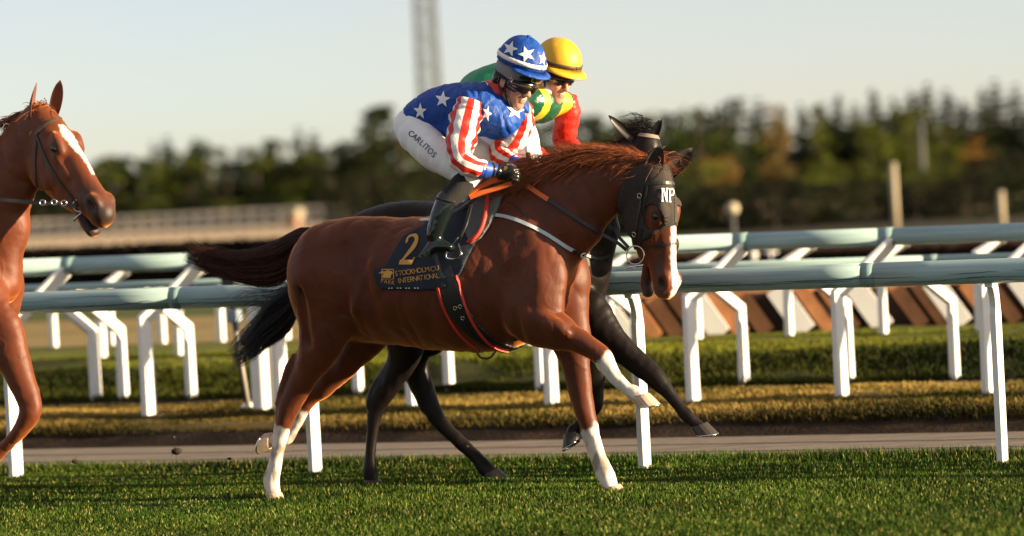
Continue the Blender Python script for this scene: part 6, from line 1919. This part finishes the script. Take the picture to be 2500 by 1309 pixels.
# ---- rider in the yellow cap behind
def kp(x, y, yo=0.0): return on_t(x, y, TD + yo)
H2 = person_frame(kp(1351, 191, .03), radians(-46), radians(20), 1.06, radians(-2))
kb = Shape()
kb.chain([(kp(1110, 320), .085, .13), (kp(1180, 255), .10, .135), (kp(1250, 235), .11, .15), (kp(1300, 240), .10, .14)], k=.04)
kb.chain([(kp(1260, 250, -.15), .055), (kp(1375, 255, .16), .055)], k=.04)
kb.chain([(kp(1312, 240), .055), (pf(H2, -.03, 0, -.07), .055)], k=.03)
for sgn, hp_, kn, an in ((-1, (1120, 335, -.10), (1300, 405, -.25), (1215, 560, -.30)), (1, (1150, 330, .10), (1330, 400, .25), (1245, 550, .32))):
    kb.chain([(kp(*hp_), .08), (kp((hp_[0] + kn[0]) / 2, (hp_[1] + kn[1]) / 2, (hp_[2] + kn[2]) / 2), .072), (kp(*kn), .05)], k=.03)
    kb.chain([(kp(*kn), .05), (kp(*an), .034)], k=.02)
    kb.chain([(kp(*an), .03), (kp(an[0] + 55, an[1] + 22, an[2]), .022)], k=.02)
arms2 = [[(1262, 252, -.17), (1268, 352, -.25), (1345, 395, -.14)], [(1385, 250, .18), (1376, 345, .25), (1420, 385, .12)]]
for a in arms2:
    kb.chain([(kp(*a[0]), .05), (kp(*a[1]), .038)], k=.03); kb.chain([(kp(*a[1]), .038), (kp(*a[2]), .026)], k=.02)
add_face(kb, H2)
v, f = kb.mesh(.0065, 1)
rider2 = thing('person', 'rider in yellow cap and green silks with red sleeve, behind the starred rider', 'person', kp(1150, 600))
mk('body', v, f, M['skin'], rider2)
ks = Shape()
ks.chain([(kp(1125, 300), .115, .15), (kp(1175, 248), .165, .18), (kp(1215, 232), .185, .20), (kp(1270, 238), .165, .19), (kp(1310, 248), .115, .165)], k=.04)
ks.chain([(kp(1260, 252, -.15), .07), (kp(1375, 250, .16), .070)], k=.05)
ks.ell(kp(1325, 262, .05), (.10, .12, .085), k=.04)
v, f = ks.mesh(.009, 1); v = displace(v, f, vnoise(v, 22, 41) * .005 + vnoise(v, 48, 42) * .002)
tt = (v - A0) @ N - TD; ss = (v - A0) @ D; zz = v[:, 2]
ctr = f.mean(1).astype(int)
fc_ = v[f].mean(1); ft = (fc_ - A0) @ N - TD; fs = (fc_ - A0) @ D
s0 = sz(kp(1270, 240))[0]
mi = np.where(fs > s0, np.where((ft > .07) & (ft < .15), 2, 1), 0)
mi = np.where((fs > s0) & (ft < -.05) & (ft > -.10), 2, mi)
mk('jersey', v, f, None, rider2, mats=[M['silk_green'], M['silk_dkgreen'], M['silk_yellow']], mi=mi)
for i, pts in enumerate(([(1262, 250, -.18, .065), (1258, 300, -.23, .075), (1268, 350, -.25, .068), (1300, 372, -.21, .055), (1340, 394, -.15, .04)], [(1382, 238, .18, .066), (1385, 275, .21, .076), (1380, 312, .235, .074), (1378, 345, .25, .066), (1400, 366, .19, .055), (1418, 384, .13, .04)])):
    v, f, mi, _, _ = sleeve(pts, TD, 12, seed=8 + i, n=40, wr=.04)
    mk('sleeve', v, f, M['silk_red'], rider2)
for a in arms2:
    g = Shape(); fw = unit(kp(*a[2]) - kp(*a[1])); add_hand(g, kp(*a[2]), fw, UP, N if a is arms2[0] else -N, 1.0)
    v, f = g.mesh(.006, 1); mk('glove', v, f, M['black_plastic'], rider2)
b2 = Shape()
b2.chain([(kp(1110, 322), .10, .145), (kp(1150, 312), .10, .145)], k=.04)
b2.chain([(kp(1125, 335, -.11), .10), (kp(1205, 350, -.17), .095), (kp(1262, 345, -.20), .085), (kp(1292, 378, -.25), .072), (kp(1300, 410, -.25), .066)], k=.03)
b2.ell(kp(1285, 335, -.20), (.065, .07, .10), k=.05)
b2.chain([(kp(1150, 330, .11), .10), (kp(1240, 360, .18), .09), (kp(1325, 400, .25), .066)], k=.03)
v, f = b2.mesh(.009, 1); v = displace(v, f, vnoise(v, 26, 51) * .003)
mk('breeches', v, f, M['breech'], rider2)
for sgn, pts in ((-1, [(1300, 412, -.255), (1255, 490, -.28), (1215, 556, -.30)]), (1, [(1330, 408, .255), (1285, 480, .29), (1245, 546, .32)])):
    bt = Shape().chain([(kp(*pts[0]), .056), (kp(*pts[1]), .056), (kp(*pts[2]), .042)], k=.02)
    an = pts[2]; bt.chain([(kp(an[0] - 10, an[1] + 8, an[2]), .035), (kp(an[0] + 58, an[1] + 24, an[2]), .025)], k=.02)
    v, f = bt.mesh(.010, 1); mk('boot', v, f, M['boot'], rider2)
hc2 = pf(H2, .008, 0, .100); hr2 = (.138, .119, .128)
v, f = dome(H2, hc2, hr2, radians(99), pucker=.006, seed=5); o_h2 = mk('helmet', v, f, M['silk_yellow'], rider2)
mk('peak', *peak(H2, hc2, hr2, radians(100), -1.3, 1.3, .050, .030), M['silk_yellow'], o_h2)
rl = rim_line(H2, hc2, hr2, radians(91), 0, 2 * pi, 49, 1.012); Tn = np.array([unit(p - hc2) for p in rl])
mk('helmet_band', *ribbon(rl, Tn, .020, .004), M['brown_band'], o_h2)
lin = Shape().ell(pf(H2, -.02, 0, .03), np.array([.112, .097, .09]) * 1.06, [H2['f'], H2['l'], H2['z']], k=0)
lin.half(pf(H2, .0, 0, .04), H2['z']); lin.half(pf(H2, 0, 0, 0), -H2['z'] - H2['f'] * .25 * -1 * -1)
v, f = lin.mesh(.009, 1); mk('helmet_liner', v, f, M['black_plastic'], o_h2)
for q in (-1, 1):
    P = spline(np.array([pf(H2, .03, .088 * q, .03), pf(H2, .026, .084 * q, -.03), pf(H2, .048, .062 * q, -.088), pf(H2, .060, 0, -.130)]), 14)
    mk('chin_strap', *tube(P, .006, 6), M['black_plastic'], o_h2)
o_k = mk('goggles', *band_on(H2, pf(H2, .004, 0, 0), (.110, .090), -.012, .042, -1.35, 1.35, out_=.008, th_=.012, nose=.018, sag=.3), M['black_plastic'], rider2)
mk('lens', *band_on(H2, pf(H2, .004, 0, 0), (.112, .092), -.004, .034, -1.1, 1.1, out_=.010, th_=.010, nose=.016, sag=.2), M['lens'], o_k)
# collar of the second rider
kc = Shape().chain([(kp(1312, 242), .075), (kp(1330, 222), .068)], k=0); v, f = kc.mesh(.010, 1); mk('collar', v, f, M['silk_white'], rider2)
# ---------------- print on the saddle cloth and the hood
B_ = [bv_cloth]
two = [(.17, .27, .16), (.13, .19, .15), (.20, .09, .10), (.42, .035, .08), (.66, .06, .15), (.79, .17, .24), (.77, .31, .27), (.62, .47, .23), (.42, .63, .17), (.22, .79, .12), (.06, .91, .09)]
def slant2(x, y): return (975 + (x + .50 * (1 - y)) * 35, 572 + y * 74)
tq = spline(np.array(two), 30); tg = np.gradient(tq[:, :2], axis=0); tg /= np.linalg.norm(tg, axis=1)[:, None]
lf_, rt_ = tq[:, :2] + np.stack([-tg[:, 1], tg[:, 0]], 1) * tq[:, 2:] / 2, tq[:, :2] - np.stack([-tg[:, 1], tg[:, 0]], 1) * tq[:, 2:] / 2
tri = []
for i in range(29):
    a, b, c, d = slant2(*lf_[i]), slant2(*lf_[i + 1]), slant2(*rt_[i + 1]), slant2(*rt_[i])
    tri += [(a, b, c), (a, c, d)]
bar = [slant2(*p) for p in ((-.02, .845), (.84, .845), (.90, .76), (.98, .76), (.86, 1.0), (-.04, 1.0))]
tri += [(bar[0], bar[1], bar[4]), (bar[0], bar[4], bar[5]), (bar[1], bar[2], bar[3]), (bar[1], bar[3], bar[4])]
print_px('number', B_, tri, 'gold', o_cloth, .004, 2)
for wd, x0, y0, dx, dy, h in (('STOCKHOLM', 968, 668, 9.4, -1.3, 12), ('CU', 1056, 657, 11, -3.0, 12), ('INTERNATIONAL', 974, 686, 7.9, -1.1, 12.5), ('PARK', 933, 686, 9.0, 1.3, 9.5)):
    for i, ch in enumerate(wd):
        print_px('letter', B_, text_tris(ch, x0 + dx * i, y0 + dy * i, h, rot=atan2(dy, dx), xs=.9, bold=-.006), 'gold', o_cloth, .004, 1)
fr = []
for (a, b, c, d) in ((932, 657, 962, 659), (932, 681, 962, 682), (932, 657, 934, 682), (960, 658, 962, 682)):
    fr += [((a, b), (c, b), (c, d)), ((a, b), (c, d), (a, d))]
print_px('emblem_frame', B_, fr, 'gold', o_cloth, .004, 2)
hz = [(924, 668), (932, 662), (940, 663), (946, 659), (950, 661), (956, 662), (961, 667), (956, 670), (951, 671), (955, 677), (950, 680), (947, 674), (941, 673), (938, 680), (934, 676), (937, 669), (932, 667)]
bmm = bmesh.new(); fc2 = bmm.faces.new([bmm.verts.new((x, y, 0)) for x, y in hz]); bmesh.ops.triangulate(bmm, faces=[fc2])
tri = [[(v.co.x, v.co.y) for v in f.verts] for f in bmm.faces]; bmm.free()
print_px('emblem', B_, tri, 'gold', o_cloth, .005, 2)
for i in range(12):
    print_px('stitch', B_, [((948 + i * 7, 702.5), (952 + i * 7, 702.5), (952 + i * 7, 704.5)), ((948 + i * 7, 702.5), (952 + i * 7, 704.5), (948 + i * 7, 704.5))], 'white_print', o_cloth, .004, 1) if i % 3 != 2 else None
Lr = {'N': [[(0, 0), (.26, 0), (.26, .10), (0, .10)], [(.05, 0), (.24, 0), (.24, 1), (.05, 1)], [(0, .90), (.30, .90), (.30, 1), (0, 1)], [(.16, 0), (.40, 0), (.86, 1), (.64, 1)], [(.70, 0), (.86, 0), (.86, 1), (.70, 1)], [(.62, 0), (.95, 0), (.95, .10), (.62, .10)]],
      'P': [[(0, 0), (.30, 0), (.30, .10), (0, .10)], [(.06, 0), (.28, 0), (.28, 1), (.06, 1)], [(0, .90), (.38, .90), (.38, 1), (0, 1)], [(.28, 0), (.62, 0), (.80, .10), (.28, .12)], [(.62, .04), (.80, .08), (.90, .25), (.70, .25)], [(.70, .25), (.90, .25), (.82, .48), (.62, .44)], [(.28, .44), (.66, .42), (.74, .52), (.28, .55)]]}
BH = [bv_hood]
print_px('letter', BH, stroke_tris(Lr['N'], 1615, 459, 17, 34), 'white_print', o_hood, .005, 2)
print_px('letter', BH, stroke_tris(Lr['P'], 1633, 460, 14, 34), 'white_print', o_hood, .005, 2)
P, Q = snap(BH, [(1632, 400), (1640, 430), (1645, 470), (1648, 510), (1648, 540), (1646, 560)], 40, .003)
for i in range(0, len(P) - 2, 2):
    mk('stitch', *ribbon(P[i:i + 2], Q[i:i + 2], .010, .002), M['leather'], o_hood, smooth=False)
# ---------------- turf thrown up by the hooves
M['clod'] = mat('dark_turf_clod', base=(.022, .016, .009), rough=.95, noise=.4, nscale=40, bump=.4, bscale=60)
for i, (x, y, t, r, lb) in enumerate(((430, 1102, -1.2, .024, 'largest turf clod flying behind the white hind hooves'), (183, 1127, -1.2, .017, 'small turf clod low in the air near the left post'), (424, 1068, -1.1, .010, 'tiny crumb of turf above the largest clod'), (512, 1010, -1.0, .008, 'tiny crumb of turf highest in the air'),
                                      (96, 1150, -1.3, .009, 'tiny crumb of turf beside the left post'), (1140, 1090, -1.0, .008, 'tiny crumb of turf ahead of the black hind hoof'), (560, 1120, -1.2, .011, 'tiny crumb of turf under the raised white hind hoof'), (470, 1140, -1.25, .012, 'low crumb of turf between the left post and the white hind hooves'), (340, 1060, -1.0, .007, 'tiny crumb of turf left of the largest clod'))):
    p = on_t(x, y, t)
    v, f = ellipsoid(p, (r * 1.3, r, r * .75), None, 12, 8)
    v = p + (v - p) * (1 + .35 * vnoise(v, 90, 200 + i)[:, None])
    o = mk('turf_clod', v, f, M['clod'], base=p)
    tag(o, lb, 'turf clod', 'clods of turf in the air')
    if r > .012:
        rts = np.tile(p, (26, 1)); dd = RNG.normal(size=(26, 3)); dd /= np.linalg.norm(dd, axis=1)[:, None]
        v, f = strands(hair(rts, dd, RNG.uniform(.02, .05, 26), 5, sag=.2, wave=.004), .0014, .0006)
        mk('grass_root', v, f, M['clod'], o)
